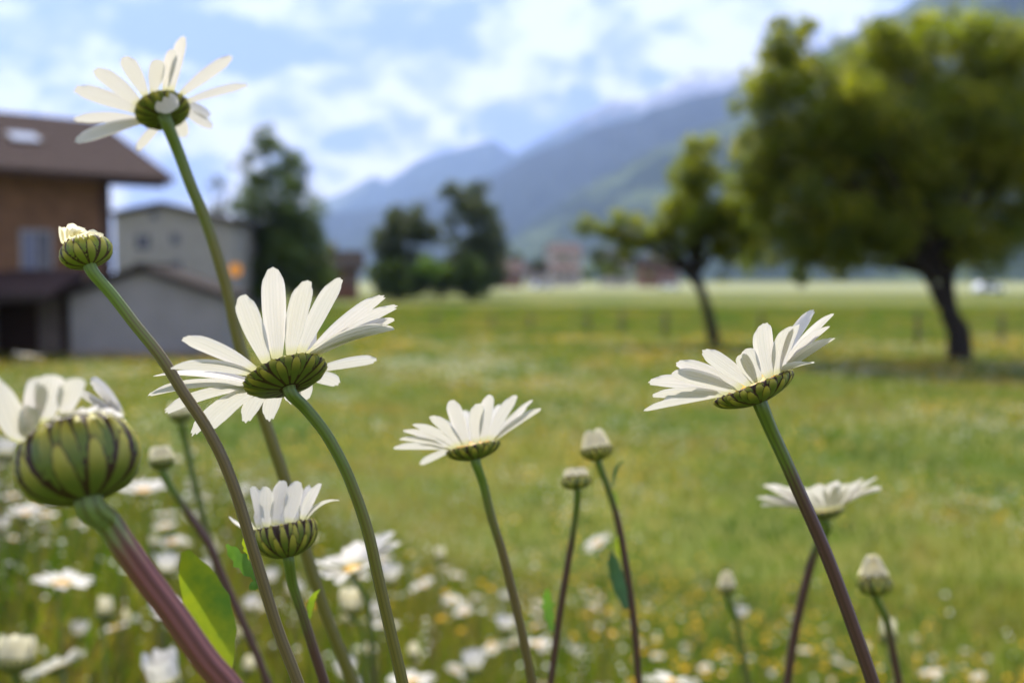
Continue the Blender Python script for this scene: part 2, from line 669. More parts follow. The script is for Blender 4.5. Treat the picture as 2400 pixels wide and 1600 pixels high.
def daisy(label, z, d, C, end_l, end_r, tilt, h, prof, petals, L, width, stem, seed, group=None, nbract=21, rows=3,
          bmat='bract', young=False, name='daisy', leaves=(), pmat='petal', disc=True, face=0.0):
    """a flower built from where its rim, petal tips and stem stand: C, ends and tips in pixels of one look at the photograph"""
    rnd = random.Random(seed)
    ox, oy, s = Z[z]
    k = d / (FPX * s)                              # metres for each pixel of that look
    mx, my = end_r[0] - end_l[0], -(end_r[1] - end_l[1])
    Rp = math.hypot(mx, my) / 2
    mx, my = mx / (2 * Rp), my / (2 * Rp)
    maj = CR * mx + CU * my
    a2 = CR * -my + CU * mx
    st, ct = math.sin(R_(tilt)), math.cos(R_(tilt))
    axis = a2 * ct + CF * st
    near = a2 * st - CF * ct
    C3 = P(*zp(z, *C), d)
    Rm, hm = Rp * k, h * k
    root = empty(name)
    joint = C3 - axis * hm
    foot, so = stem_for(root, joint, axis, stem[0], d, stem[1], stem[2], M[stem[3]], *(stem[4:]))
    root.location = foot
    so.location = -foot
    tag(root, label, name if name != 'daisy_bud' else 'bud', group)
    cup = link('involucre', cup_mesh(C3, axis, Rm * 0.97, hm * 0.99, prof), M['cup_dark'] if nbract else M['cup'], root)
    if nbract:
        bracts(cup, C3, axis, Rm, hm, prof, nbract, rnd, M[bmat], rows)
    if disc:
        link('disc', disc_mesh(C3 + axis * (hm * 0.03), axis, Rm * 0.78, 0.22), M['disc'], root)
    for p in petals:
        bx, by, tx, ty, side = p[:5]
        o = p[5] if len(p) > 5 else {}
        c = ((bx - C[0]) * mx - (by - C[1]) * my) / Rp
        c = max(-0.97, min(0.97, c))
        sg = 1 if side == 'n' else -1
        rad = maj * c + near * (sg * math.sqrt(1 - c * c))
        tang = axis.cross(rad)
        B = C3 + rad * (Rm * 0.90) + axis * (hm * 0.04 + Rm * (0.02 + 0.03 * rnd.random()))
        q = ray(*zp(z, tx, ty))
        Lm = o.get('L', L) * k
        oc = CAM - B
        A_, B_, C_ = q.dot(q), 2 * q.dot(oc), oc.dot(oc) - Lm * Lm
        dis = B_ * B_ - 4 * A_ * C_
        fs = o.get('side', sg)
        t = -B_ / (2 * A_) if dis <= 0 else (-B_ - fs * math.sqrt(dis)) / (2 * A_)
        T = CAM + q * t
        w = o.get('w', width) * k * rnd.uniform(0.94, 1.06)
        tg = o.get('tang', face)
        if tg:
            fl = (T - B).normalized().cross(CF).normalized()
            tang = tang * (1 - tg) + fl * (tg if fl.dot(tang) > 0 else -tg)
        link('petal', petal_mesh(B, T, tang, axis, w, o.get('arch', rnd.uniform(0.03, 0.10)), rnd=rnd, curl=o.get('curl', 0.0), notch=o.get('notch')), M[pmat], root)
    for (x0, y0, x1, y1, dd, w, mat, sx, arch, lob) in leaves:
        link('leaf', leaf_mesh(P(x0 / 0.98, y0 / 0.98, dd), P(x1 / 0.98, y1 / 0.98, dd * 0.985), V((math.cos(sx), 0.5 * math.sin(sx), math.sin(sx))), w, arch, lob), M[mat], root)
    return root


# ------------------------------------------------------------------ the setting: meadow, bank, far field
def ground_material():
    m, nt, b, out = mat_new('meadow_ground')
    t = nd(nt, 'ShaderNodeTexCoord')
    big = noise_tex(nt, t.outputs['Object'], 0.16, 4, 0.6)
    mid = noise_tex(nt, t.outputs['Object'], 0.9, 5, 0.65)
    fine = noise_tex(nt, t.outputs['Object'], 7.0, 4, 0.6)
    c = mixc(nt, sstep(nt, mid, 0.36, 0.66), (0.052, 0.080, 0.008), (0.092, 0.090, 0.015))
    c = mixc(nt, sstep(nt, big, 0.40, 0.62), c, mixc(nt, 0.6, c, (0.17, 0.15, 0.03)))
    c = mixc(nt, sstep(nt, fine, 0.35, 0.7), c, mixc(nt, 0.5, c, (0.07, 0.12, 0.010)))
    setc(nt, b, c)
    b.inputs['Roughness'].default_value = 0.9
    b.inputs['Specular IOR Level'].default_value = 0.1
    bp = nd(nt, 'ShaderNodeBump')
    bp.inputs['Strength'].default_value = 0.6
    bp.inputs['Distance'].default_value = 0.06
    nt.links.new(fine, bp.inputs['Height'])
    nt.links.new(bp.outputs[0], b.inputs['Normal'])
    return m


M['ground'] = ground_material()
ys = [-40, -15, -5, -2] + [-1 + 0.25 * i for i in range(44)] + [10.5 * 1.13 ** i for i in range(57)]
ys = [y for y in ys if y < 9000] + [9400]
xs0 = [-1 + 2 * i / 60 for i in range(61)]
verts = []
for y in ys:
    hw = 6 + max(y, 0) * 0.95
    for x in xs0:
        xx = hw * (0.25 * x + 0.75 * x ** 3) if y < 20 else hw * x
        verts.append((xx, y, ground_z(xx, y)))
g = link('ground', mesh('ground', verts, grid_faces(61, len(ys))), M['ground'])
tag(g, 'green meadow ground falling from a bank to a flat field', None, None, 'structure')

M['hay'] = simple_mat('hay_field', (0.21, 0.215, 0.095), 0.9, col2=(0.15, 0.17, 0.06), scale=0.05)
hv = []
for y in (150, 190, 240, 300, 400, 520):
    for x in (-120 - y * .1, -60, 0, 80, 160, 260, 420):
        hv.append((x, y, 0.05))
h_ = link('hay_field', mesh('hay_field', hv, grid_faces(7, 6)), M['hay'])
tag(h_, 'pale mown strip of field beyond the orchard trees', None, None, 'structure')


# mountains -------------------------------------------------------------------
def mountain_material(name, forest, meadow, rock, snow_z=None, mscale=0.002, mlo=0.55, mhi=0.66):
    m, nt, b, out = mat_new(name)
    geo = nd(nt, 'ShaderNodeNewGeometry')
    sp = nd(nt, 'ShaderNodeSeparateXYZ')
    nt.links.new(geo.outputs['Position'], sp.inputs[0])
    n = noise_tex(nt, geo.outputs['Position'], mscale, 6, 0.6)
    n2_ = noise_tex(nt, geo.outputs['Position'], mscale * 6, 5, 0.6)
    c = mixc(nt, sstep(nt, n2_, 0.3, 0.7), forest, tuple(x * 0.55 for x in forest))
    c = mixc(nt, sstep(nt, n, mlo, mhi), c, meadow)
    if snow_z:
        hz = sstep(nt, mth(nt, 'ADD', sp.outputs[2], mth(nt, 'MULTIPLY', mth(nt, 'SUBTRACT', n2_, 0.5), 700.0)), snow_z * 0.72, snow_z * 0.95)
        c = mixc(nt, hz, c, rock)
        sn = mth(nt, 'MULTIPLY', sstep(nt, n2_, 0.52, 0.62), sstep(nt, sp.outputs[2], snow_z * 0.8, snow_z * 1.05))
        c = mixc(nt, sn, c, (0.82, 0.84, 0.88))
    setc(nt, b, c)
    b.inputs['Roughness'].default_value = 0.95
    b.inputs['Specular IOR Level'].default_value = 0.05
    return m


def mountain(name, label, crest, depth, mat, seed, rough=0.10, nc=150, nr=34):
    pts = [P(x / 0.98, y / 0.98, d) for x, y, d in crest]
    seg = []
    cum = [0]
    for i in range(1, len(pts)):
        cum.append(cum[-1] + (pts[i] - pts[i - 1]).length)
    for c in range(nc):
        t = c / (nc - 1) * cum[-1]
        i = max(j for j in range(len(cum)) if cum[j] <= t + 1e-6)
        i = min(i, len(pts) - 2)
        f = (t - cum[i]) / (cum[i + 1] - cum[i])
        seg.append(pts[i].lerp(pts[i + 1], f))
    verts = []
    rows = [-0.5, -0.25, -0.1] + [i / (nr - 1) for i in range(nr)]
    for t in rows:
        for c, p in enumerate(seg):
            out = V((-p.x * 0.55, -p.y, 0)).normalized()
            q = p + out * (depth * t)
            top = p.z
            gul = mnoise.fractal(V((c * 0.085 + seed, t * 1.3, seed * 2.1)), 0.9, 2.1, 5)
            if t < 0:
                zz_ = top * (1 + t * 1.6)
            else:
                zz_ = top * (1 - t) ** 1.15 + gul * rough * top * (0.15 + math.sin(math.pi * min(1, t * 1.05)))
                if t > 0.93:
                    zz_ -= 30 * (t - 0.93) / 0.07
            q.z = max(zz_, -0.6)
            q += out * (gul * depth * 0.05)
            verts.append(q)
    o = link(name, mesh(name, verts, grid_faces(nc, len(rows))), mat)
    return tag(o, label, None, None, 'structure')


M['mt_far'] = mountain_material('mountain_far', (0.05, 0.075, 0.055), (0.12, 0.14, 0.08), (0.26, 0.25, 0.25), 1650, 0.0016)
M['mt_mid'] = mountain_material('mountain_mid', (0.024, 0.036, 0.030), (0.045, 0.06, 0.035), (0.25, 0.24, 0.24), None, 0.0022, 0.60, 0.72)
M['mt_near'] = mountain_material('mountain_near', (0.022, 0.036, 0.024), (0.065, 0.088, 0.036), (0.2, 0.2, 0.2), None, 0.0045, 0.50, 0.62)
mountain('mountain', 'hazy blue far range with rock peaks and snow patches',
         [(640, 520, 9500), (730, 468, 9400), (800, 438, 9300), (858, 405, 9200), (890, 418, 9100), (960, 368, 9000), (1040, 352, 8900), (1130, 318, 8800),
          (1185, 350, 8700), (1275, 305, 8600), (1400, 236, 8400), (1470, 238, 8300), (1590, 165, 8200), (1680, 170, 8100), (1800, 90, 8000),
          (2100, 40, 7900), (2450, 20, 7800)], 3200, M['mt_far'], 3.1, 0.07)
mountain('mountain', 'blue forested middle slope running down behind the far trees',
         [(560, 560, 6400), (720, 492, 6000), (900, 470, 5700), (1080, 425, 5400), (1160, 385, 5200), (1330, 312, 5000), (1490, 255, 4800), (1640, 205, 4600),
          (1800, 150, 4500), (2050, 60, 4400), (2420, -20, 4300)], 2300, M['mt_mid'], 8.7, 0.08)
mountain('mountain', 'nearer wooded slope with pale green alpine pastures',
         [(1020, 625, 3300), (1130, 570, 3200), (1220, 508, 3100), (1330, 440, 3000), (1450, 372, 2900), (1560, 322, 2800), (1700, 262, 2700), (1850, 150, 2600), (2000, 55, 2500),
          (2110, -20, 2450), (2260, -70, 2400), (2480, -120, 2350)], 1500, M['mt_near'], 14.3, 0.09)

# ------------------------------------------------------------------ grass and small field flowers (nobody could count them)
rng = np.random.default_rng(5)
M['grass'] = attr_mat('grass_blades', [(0.0, (0.042, 0.090, 0.008)), (0.35, (0.092, 0.140, 0.010)), (0.7, (0.175, 0.165, 0.022)), (0.88, (0.22, 0.165, 0.05)), (1.0, (0.14, 0.09, 0.04))], 0.5, 0.5, 0.35, 1.5)
M['dots'] = attr_mat('field_flowers', [(0.0, (0.80, 0.42, 0.010)), (0.45, (0.85, 0.52, 0.015)), (0.55, (0.72, 0.70, 0.55)), (0.9, (0.80, 0.79, 0.72)), (1.0, (0.62, 0.45, 0.38))], 0.6, 0.35, 0.2, 1.1)
gz = np.vectorize(ground_z)


def blades(name, x, y, hgt, wid, tint, lean, label, mat, zoff=0.0):
    n = len(x)
    z = gz(x, y) + zoff
    a = rng.uniform(0, 2 * np.pi, n)
    la = rng.uniform(0, 2 * np.pi, n)
    ln = hgt * lean * rng.uniform(0.2, 1.0, n)
    dx, dy = np.cos(a) * wid / 2, np.sin(a) * wid / 2
    lx, ly = np.cos(la) * ln, np.sin(la) * ln
    v = np.empty((n, 6, 3), np.float32)
    for k, (f, w, lf) in enumerate(((0, 1.0, 0), (0.55, 0.85, 0.32), (1.0, 0.12, 1.0))):
        v[:, 2 * k, 0] = x - dx * w + lx * lf
        v[:, 2 * k, 1] = y - dy * w + ly * lf
        v[:, 2 * k + 1, 0] = x + dx * w + lx * lf
        v[:, 2 * k + 1, 1] = y + dy * w + ly * lf
        v[:, 2 * k, 2] = v[:, 2 * k + 1, 2] = z + hgt * f * (1 - 0.12 * lean * lf)
    b0 = np.arange(n)[:, None] * 6
    q = np.concatenate([b0 + np.array([[0, 1, 3, 2]]), b0 + np.array([[2, 3, 5, 4]])])
    o = link(name, big_mesh(name, v.reshape(-1, 3), q, mat, np.concatenate([tint, tint])))
    return tag(o, label, 'grass', None, 'stuff')


def wedge(n, y0, y1, power, half=0.56, extra=0.4):
    u = rng.uniform(0, 1, n)
    y = (y0 ** power + u * (y1 ** power - y0 ** power)) ** (1 / power)
    x = rng.uniform(-1, 1, n) * (y * half + extra)
    return x, y


def pn(x, y, s, o=0.0):
    return np.array([mnoise.noise(V((a * s + o, b * s, o * 1.7))) for a, b in zip(x, y)])


# tall grass of the bank, thick on the left
x, y = wedge(80000, 0.75, 6.5, 1.5)
keep = rng.uniform(0, 1, len(x)) < np.clip(0.30 + 0.85 / (1 + np.exp((x + 0.1) * 4)), 0, 1)
x, y = x[keep], y[keep]
lf = 1 / (1 + np.exp((x + 0.2) * 4))
hg = (0.10 + 0.20 * lf) * rng.uniform(0.5, 1.25, len(x))
blades('tall_grass', x, y, hg, rng.uniform(0.0025, 0.008, len(x)), np.clip(0.46 + 0.9 * pn(x, y, 3.0) + rng.normal(0, 0.3, len(x)), 0, 1), 0.5,
       'tall mixed grass of the bank under the daisies', M['grass'])
# thin brown flowering culms
x, y = wedge(2600, 1.0, 5.0, 1.3)
keep = rng.uniform(0, 1, len(x)) < 1 / (1 + np.exp((x + 0.0) * 4))
x, y = x[keep], y[keep]
blades('grass_culms', x, y, rng.uniform(0.28, 0.46, len(x)), rng.uniform(0.0015, 0.0028, len(x)), rng.uniform(0.72, 1.0, len(x)), 0.22,
       'thin brown grass stalks among the daisies', M['grass'])
# short grass of the field
x, y = wedge(170000, 3.2, 75, 1.1)
tn = np.clip(0.46 + 0.7 * pn(x, y, 0.35, 3) + 0.75 * pn(x, y, 1.3, 9) + rng.normal(0, 0.12, len(x)), 0, 0.86)
blades('meadow_grass', x, y, rng.uniform(0.05, 0.13, len(x)), 0.004 + 0.0011 * y * rng.uniform(0.6, 1.4, len(x)), tn, 0.9,
       'short green meadow grass of the open field', M['grass'])


def heads(name, x, y, up, rad, tint, label):
    n = len(x)
    z = gz(x, y) + up
    k = 6
    v = np.empty((n, k * 2, 3), np.float32)
    tx, ty = rng.normal(0, 0.3, n), rng.normal(0, 0.3, n)
    for i in range(k):
        a = 2 * np.pi * i / k
        for lv, (rr, dz) in enumerate(((1.0, 0.0), (0.45, 0.45))):
            px_, py_ = np.cos(a) * rad * rr, np.sin(a) * rad * rr
            v[:, lv * k + i, 0] = x + px_
            v[:, lv * k + i, 1] = y + py_
            v[:, lv * k + i, 2] = z + dz * rad + px_ * tx + py_ * ty
    b0 = np.arange(n)[:, None] * (2 * k)
    qs = [b0 + np.array([[i, (i + 1) % k, k + (i + 1) % k, k + i]]) for i in range(k)]
    qs += [b0 + np.array([[k, k + 1, k + 2, k + 3]]), b0 + np.array([[k, k + 3, k + 4, k + 5]])]
    q = np.concatenate(qs)
    o = link(name, big_mesh(name, v.reshape(-1, 3), q, M['dots'], np.tile(tint, len(qs))))
    return tag(o, label, 'flowers', None, 'stuff')


x, y = wedge(22000, 3.4, 34, 1.2)
dn = pn(x, y, 0.5, 21)
keep = dn > rng.uniform(-0.35, 0.5, len(x))
x, y = x[keep], y[keep]
tn = np.where(rng.uniform(0, 1, len(x)) < 0.62 + 0.9 * pn(x, y, 0.4, 33), rng.uniform(0, 0.44, len(x)), rng.uniform(0.56, 1.0, len(x)))
# white patches in the field
for (px_, py_, n_, r_) in ((1000, 862, 420, 1.3), (2040, 880, 160, 1.0), (1280, 880, 160, 1.6), (700, 900, 120, 1.5), (2150, 1010, 120, 1.2), (1500, 1040, 120, 0.8)):
    dd_ = CAM_Z * FPX / (py_ - HORIZON)
    cx_ = (px_ - 1200) / FPX * dd_
    x = np.concatenate([x, cx_ + rng.normal(0, r_, n_)])
    y = np.concatenate([y, dd_ + rng.normal(0, r_ * 1.2, n_)])
    tn = np.concatenate([tn, rng.uniform(0.56, 0.98, n_)])
heads('field_flowers', x, y, rng.uniform(0.07, 0.15, len(x)), rng.uniform(0.005, 0.010, len(x)) + 0.0006 * y, tn,
      'tiny yellow and white flower heads scattered through the field grass')

x, y = wedge(9000, 1.1, 5.2, 1.4)
keep = rng.uniform(0, 1, len(x)) < 1 / (1 + np.exp((x + 0.1) * 4))
x, y = x[keep], y[keep]
heads('seed_heads', x, y, rng.uniform(0.14, 0.40, len(x)), rng.uniform(0.0022, 0.0042, len(x)), rng.uniform(0.5, 1.0, len(x)),
      'pale and brownish seed heads mixed into the bank grass')

# ------------------------------------------------------------------ trees
M['bark'] = simple_mat('bark_dark', (0.024, 0.018, 0.013), 0.9, 0.5, 9)
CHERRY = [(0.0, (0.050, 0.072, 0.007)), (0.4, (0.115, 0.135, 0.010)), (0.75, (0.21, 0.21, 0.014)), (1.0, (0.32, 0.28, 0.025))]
DARK = [(0.0, (0.030, 0.050, 0.012)), (0.5, (0.070, 0.110, 0.016)), (0.8, (0.115, 0.165, 0.018)), (1.0, (0.17, 0.22, 0.025))]
DULL = [(0.0, (0.040, 0.055, 0.022)), (0.5, (0.070, 0.090, 0.030)), (1.0, (0.12, 0.135, 0.045))]
GREY = [(0.0, (0.10, 0.11, 0.09)), (1.0, (0.20, 0.21, 0.16))]
LIME = [(0.0, (0.06, 0.12, 0.01)), (0.5, (0.11, 0.20, 0.015)), (1.0, (0.17, 0.25, 0.02))]
M['lf_cherry'] = attr_mat('leaf_cherry', CHERRY, 0.45, 0.58, 0.4, 1.9)
M['lf_dark'] = attr_mat('leaf_dark', DARK, 0.5, 0.35, 0.35)
M['lf_dull'] = attr_mat('leaf_dull', DULL, 0.5, 0.35, 0.3)
M['lf_grey'] = attr_mat('leaf_grey', GREY, 0.6, 0.3, 0.2)
M['lf_lime'] = attr_mat('leaf_bright', LIME, 0.5, 0.4, 0.3)


def crown_mesh(name, clumps, per, leaf, mat, seed):
    """leaf-sized faces in clumps (x, y, z, radius, tint shift), denser in the clump's shell"""
    r = np.random.default_rng(seed)
    vs, ts = [], []
    for (cx_, cy_, cz_, cr, sh) in clumps:
        n = int(per * cr * cr * r.uniform(0.75, 1.25))
        dv = r.normal(0, 1, (n, 3))
        dv /= np.linalg.norm(dv, axis=1)[:, None]
        rad = cr * r.uniform(0.15, 1.0, n) ** 0.5 * (1 + 0.18 * r.normal(0, 1, n))
        c = np.array([cx_, cy_, cz_]) + dv * rad[:, None] * np.array([1, 1, 0.82])
        a = r.normal(0, 1, (n, 3))
        a[:, 2] *= 0.6
        a /= np.linalg.norm(a, axis=1)[:, None]
        b = np.cross(a, r.normal(0, 1, (n, 3)) + np.array([0, 0, 0.9]))
        b /= np.linalg.norm(b, axis=1)[:, None] + 1e-6
        s = leaf * r.uniform(0.65, 1.3, n)[:, None]
        q = np.stack([c - a * s, c + b * s * 0.55, c + a * s, c - b * s * 0.55], 1)
        vs.append(q.reshape(-1, 3))
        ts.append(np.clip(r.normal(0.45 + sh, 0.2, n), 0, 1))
    v = np.concatenate(vs)
    q = np.arange(len(v)).reshape(-1, 4)
    return big_mesh(name, v, q, mat, np.concatenate(ts))


def limb(pts, r0, r1, n=8, name='branch'):
    sm = smooth_path([V(p) for p in pts], 4)
    m_ = len(sm) - 1
    return tube_mesh(sm, [r0 + (r1 - r0) * (i / m_) ** 0.8 for i in range(m_ + 1)], n, 0.05, 3, name)


def tree(name, label, base, trunk, tr, forks, clumps, per, leaf, lmat, seed, group=None, cat='tree'):
    """trunk and forks are world points; clumps the crown"""
    root = empty(name, base)
    tag(root, label, cat, group)
    tk = link('trunk', limb(trunk, tr[0], tr[1], 12, 'trunk'), M['bark'], root)
    for f, r0, r1 in forks:
        link('branch', limb(f, r0, r1), M['bark'], root)
    link('crown', crown_mesh('crown', clumps, per, leaf, M[lmat], seed), None, root)
    return root


def blob_fill(spec, D, seed, rx=1.0, mult=1.7):
    """crown clumps from outline discs given in displayed pixels (x, y, radius) at depth D, with depth of their own"""
    r = random.Random(seed)
    cl = []
    for (x, y, rp, n) in spec:
        sc = D / FPX / 0.98
        R0 = rp * sc
        c0 = P(x / 0.98, y / 0.98, D)
        for _ in range(int(n * mult)):
            while True:
                u = V((r.uniform(-1, 1), r.uniform(-1, 1), r.uniform(-1, 1)))
                if u.length < 1:
                    break
            rr = R0 * r.uniform(0.22, 0.46) * rx
            p = c0 + V((u.x * (R0 - rr * 0.6), u.y * R0 * 1.15, u.z * (R0 - rr * 0.6)))
            cl.append((p.x, p.y, p.z, rr, r.uniform(-0.30, 0.30) + 0.14 * u.z))  # tint shift paints leaf highlights and shadows clump by clump, lighter towards the top
    return cl


def twig_forks(top, cl, k, r0, seed):
    r = random.Random(seed)
    out = []
    for c in r.sample(cl, min(k, len(cl))):
        e = V(c[:3])
        m_ = top.lerp(e, 0.5) + V((r.uniform(-.2, .2), r.uniform(-.2, .2), 0.2))
        out.append(([top, m_, e], r0, r0 * 0.22))
    return out


# big cherry tree on the right
D1 = 25.0
b1 = P(2205 / 0.98, 826 / 0.98, D1)
b1.z = 0.0
t1 = P(2175 / 0.98, 640 / 0.98, D1)
cl = blob_fill([(1800, 110, 62, 14), (1850, 60, 42, 9), (1792, 60, 32, 7), (1770, 150, 50, 8), (1750, 210, 85, 8), (1720, 330, 70, 6), (1900, 250, 150, 16), (1830, 400, 130, 13), (2000, 140, 110, 11), (2110, 130, 115, 12),
                (2040, 330, 170, 17), (2230, 150, 130, 13), (2330, 170, 120, 11), (2200, 330, 170, 17), (2340, 380, 150, 14), (1960, 500, 140, 14), (1820, 540, 95, 9),
                (2120, 510, 140, 14), (2280, 520, 130, 13), (2400, 530, 100, 8), (2450, 300, 150, 10), (2110, 60, 45, 6), (2200, 45, 36, 6), (1690, 250, 34, 4), (1740, 590, 50, 4), (1850, 600, 60, 5), (1700, 430, 60, 5), (1770, 480, 80, 7), (1930, 600, 50, 4), (1790, 330, 100, 9), (1740, 400, 70, 6)], D1, 41, 1.0, 2.5)
forks = twig_forks(t1, cl, 26, 0.13, 5)
forks += [([P(2165 / .98, 700 / .98, D1), P(2115 / .98, 610 / .98, D1 - .2), P(2010 / .98, 480 / .98, D1 - .6)], 0.17, 0.06)]
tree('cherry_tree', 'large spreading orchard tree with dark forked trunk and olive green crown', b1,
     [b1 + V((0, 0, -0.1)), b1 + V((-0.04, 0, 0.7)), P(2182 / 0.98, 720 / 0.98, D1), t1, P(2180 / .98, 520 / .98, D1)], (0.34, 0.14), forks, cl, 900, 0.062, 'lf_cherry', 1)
# smaller leaning one beside it
D2 = 30.5
b2 = P(1645 / 0.98, 796 / 0.98, D2)
b2.z = 0
t2 = P(1600 / 0.98, 630 / 0.98, D2)
cl = blob_fill([(1610, 345, 48, 8), (1590, 410, 72, 9), (1640, 470, 90, 9), (1570, 520, 85, 8), (1720, 450, 80, 7), (1740, 560, 75, 7), (1660, 590, 60, 5), (1480, 530, 60, 5), (1410, 520, 50, 7),
                (1350, 520, 36, 6), (1440, 570, 48, 6), (1530, 560, 55, 6), (1390, 610, 36, 2), (1690, 520, 90, 8), (1600, 480, 80, 7)], D2, 43, 1.0, 2.3)
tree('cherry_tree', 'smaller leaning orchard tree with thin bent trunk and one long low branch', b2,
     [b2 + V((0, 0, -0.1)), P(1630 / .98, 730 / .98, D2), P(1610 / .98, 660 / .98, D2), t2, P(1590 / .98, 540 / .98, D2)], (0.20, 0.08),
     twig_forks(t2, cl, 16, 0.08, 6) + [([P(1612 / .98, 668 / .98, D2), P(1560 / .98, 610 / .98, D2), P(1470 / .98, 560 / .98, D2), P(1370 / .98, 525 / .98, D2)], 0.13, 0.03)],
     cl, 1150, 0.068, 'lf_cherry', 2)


def far_tree(name, label, px, base_y, D, spec, per, leaf, lmat, seed, tr=0.22, group=None, cat='tree'):
    b = P(px / 0.98, base_y / 0.98, D)
    b.z = 0
    cl = blob_fill(spec, D, seed, 1.15, 2.3)
    zs = sorted(c[2] for c in cl)
    top = V((b.x, b.y, zs[len(zs) // 2]))
    return tree(name, label, b, [b + V((0, 0, -.2)), b.lerp(top, 0.5) + V((0.1, 0, 0)), top], (tr, tr * 0.4), twig_forks(b.lerp(top, 0.7), cl, 6, tr * 0.4, seed), cl, per, leaf, lmat, seed, group, cat)


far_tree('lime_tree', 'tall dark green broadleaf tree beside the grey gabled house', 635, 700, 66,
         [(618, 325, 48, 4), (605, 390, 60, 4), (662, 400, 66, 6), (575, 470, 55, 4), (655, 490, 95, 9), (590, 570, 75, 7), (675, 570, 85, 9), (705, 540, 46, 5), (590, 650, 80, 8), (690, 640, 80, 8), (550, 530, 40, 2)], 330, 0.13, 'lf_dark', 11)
far_tree('birch_tree', 'thin pale grey tree behind the tall dark one', 515, 700, 84, [(510, 430, 34, 4), (500, 490, 40, 4), (560, 380, 34, 3), (530, 540, 40, 3), (580, 330, 26, 2)], 120, 0.14, 'lf_grey', 12, 0.14)
far_tree('ash_tree', 'left rounded tree of the clump in mid field', 915, 684, 95, [(930, 505, 58, 8), (895, 560, 52, 7), (965, 545, 50, 5), (890, 630, 55, 9), (960, 610, 55, 7), (930, 650, 50, 6)], 300, 0.15, 'lf_dull', 13)
far_tree('ash_tree', 'taller airy tree on the right of the mid field clump', 1085, 684, 97, [(1045, 450, 42, 5), (1100, 475, 62, 8), (1115, 550, 60, 8), (1060, 575, 55, 6), (1115, 620, 55, 8), (1030, 520, 32, 3), (1060, 640, 50, 6)], 270, 0.15, 'lf_dull', 14)
far_tree('bush', 'dark dense bush at the foot of the tree clump', 1010, 684, 93, [(890, 640, 50, 9), (945, 645, 48, 8), (1010, 640, 50, 9), (1070, 635, 55, 9), (1110, 650, 38, 6)], 420, 0.14, 'lf_dark', 15, 0.1, None, 'bush')
far_tree('bush', 'bright yellow-green bush in front of the dark clump', 985, 672, 90, [(985, 610, 36, 7), (960, 625, 22, 3), (1015, 622, 22, 3)], 420, 0.12, 'lf_lime', 16, 0.08, None, 'bush')
far_tree('bush', 'small dark round bush standing alone at the far field edge', 1836, 662, 190, [(1836, 630, 24, 6), (1836, 648, 20, 4)], 170, 0.24, 'lf_dark', 17, 0.1, None, 'bush')
far_tree('hedge', 'long low dark green hedge before the village roofs', 1420, 646, 215, [(1350, 625, 18, 4), (1385, 622, 20, 4), (1420, 626, 18, 4), (1455, 628, 16, 3), (1490, 632, 13, 3)], 140, 0.28, 'lf_dark', 18, 0.1, None, 'hedge')
far_tree('lime_tree', 'light green tree between the village roofs', 1380, 640, 250, [(1375, 590, 26, 5), (1405, 600, 22, 4)], 130, 0.28, 'lf_dull', 19)
far_tree('bush', 'low scrub beside the garden shed', 520, 790, 36, [(528, 740, 16, 4), (530, 770, 18, 4)], 200, 0.06, 'lf_lime', 20, 0.04, None, 'bush')
far_tree('tree_row', 'hazy green row of trees below the pastures', 1230, 640, 330, [(1190, 600, 22, 4), (1235, 605, 20, 4), (1290, 605, 18, 4), (1160, 590, 24, 4)], 70, 0.4, 'lf_dull', 22, 0.2, None, 'tree')

# ------------------------------------------------------------------ buildings
M['wood'] = simple_mat('wall_wood', (0.20, 0.105, 0.050), 0.8, 0.35, 3)
M['render_grey'] = simple_mat('wall_grey_render', (0.30, 0.285, 0.235), 0.9, 0.12, 1.5)
M['shed_wall'] = simple_mat('shed_wall', (0.25, 0.24, 0.22), 0.9, 0.12, 1.5)
M['stone_low'] = simple_mat('wall_base', (0.24, 0.20, 0.17), 0.9, 0.2, 2)
M['tile'] = simple_mat('roof_tile', (0.058, 0.038, 0.033), 0.9, 0.25, 4, spec=0.1)
M['tile_dark'] = simple_mat('roof_dark', (0.036, 0.028, 0.024), 0.9, 0.25, 4, spec=0.1)
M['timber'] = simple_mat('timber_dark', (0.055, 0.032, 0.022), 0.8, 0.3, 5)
M['window_frame'] = simple_mat('window_frame', (0.30, 0.29, 0.27), 0.6)
M['curtain'] = simple_mat('curtain', (0.15, 0.165, 0.21), 0.8, 0.1, 8)
M['glass'] = simple_mat('window_glass', (0.02, 0.025, 0.03), 0.08, spec=0.6)
M['sky_glass'] = simple_mat('skylight_glass', (0.25, 0.28, 0.33), 0.05, spec=1.0)
M['red_wall'] = simple_mat('wall_red', (0.22, 0.10, 0.06), 0.85, 0.2, 2)
M['cream'] = simple_mat('wall_cream', (0.36, 0.31, 0.26), 0.85, 0.1, 2)
M['red_tile'] = simple_mat('roof_red', (0.12, 0.075, 0.062), 0.8, 0.25, 2)
M['post'] = simple_mat('post_wood', (0.13, 0.11, 0.06), 0.9, 0.35, 20)


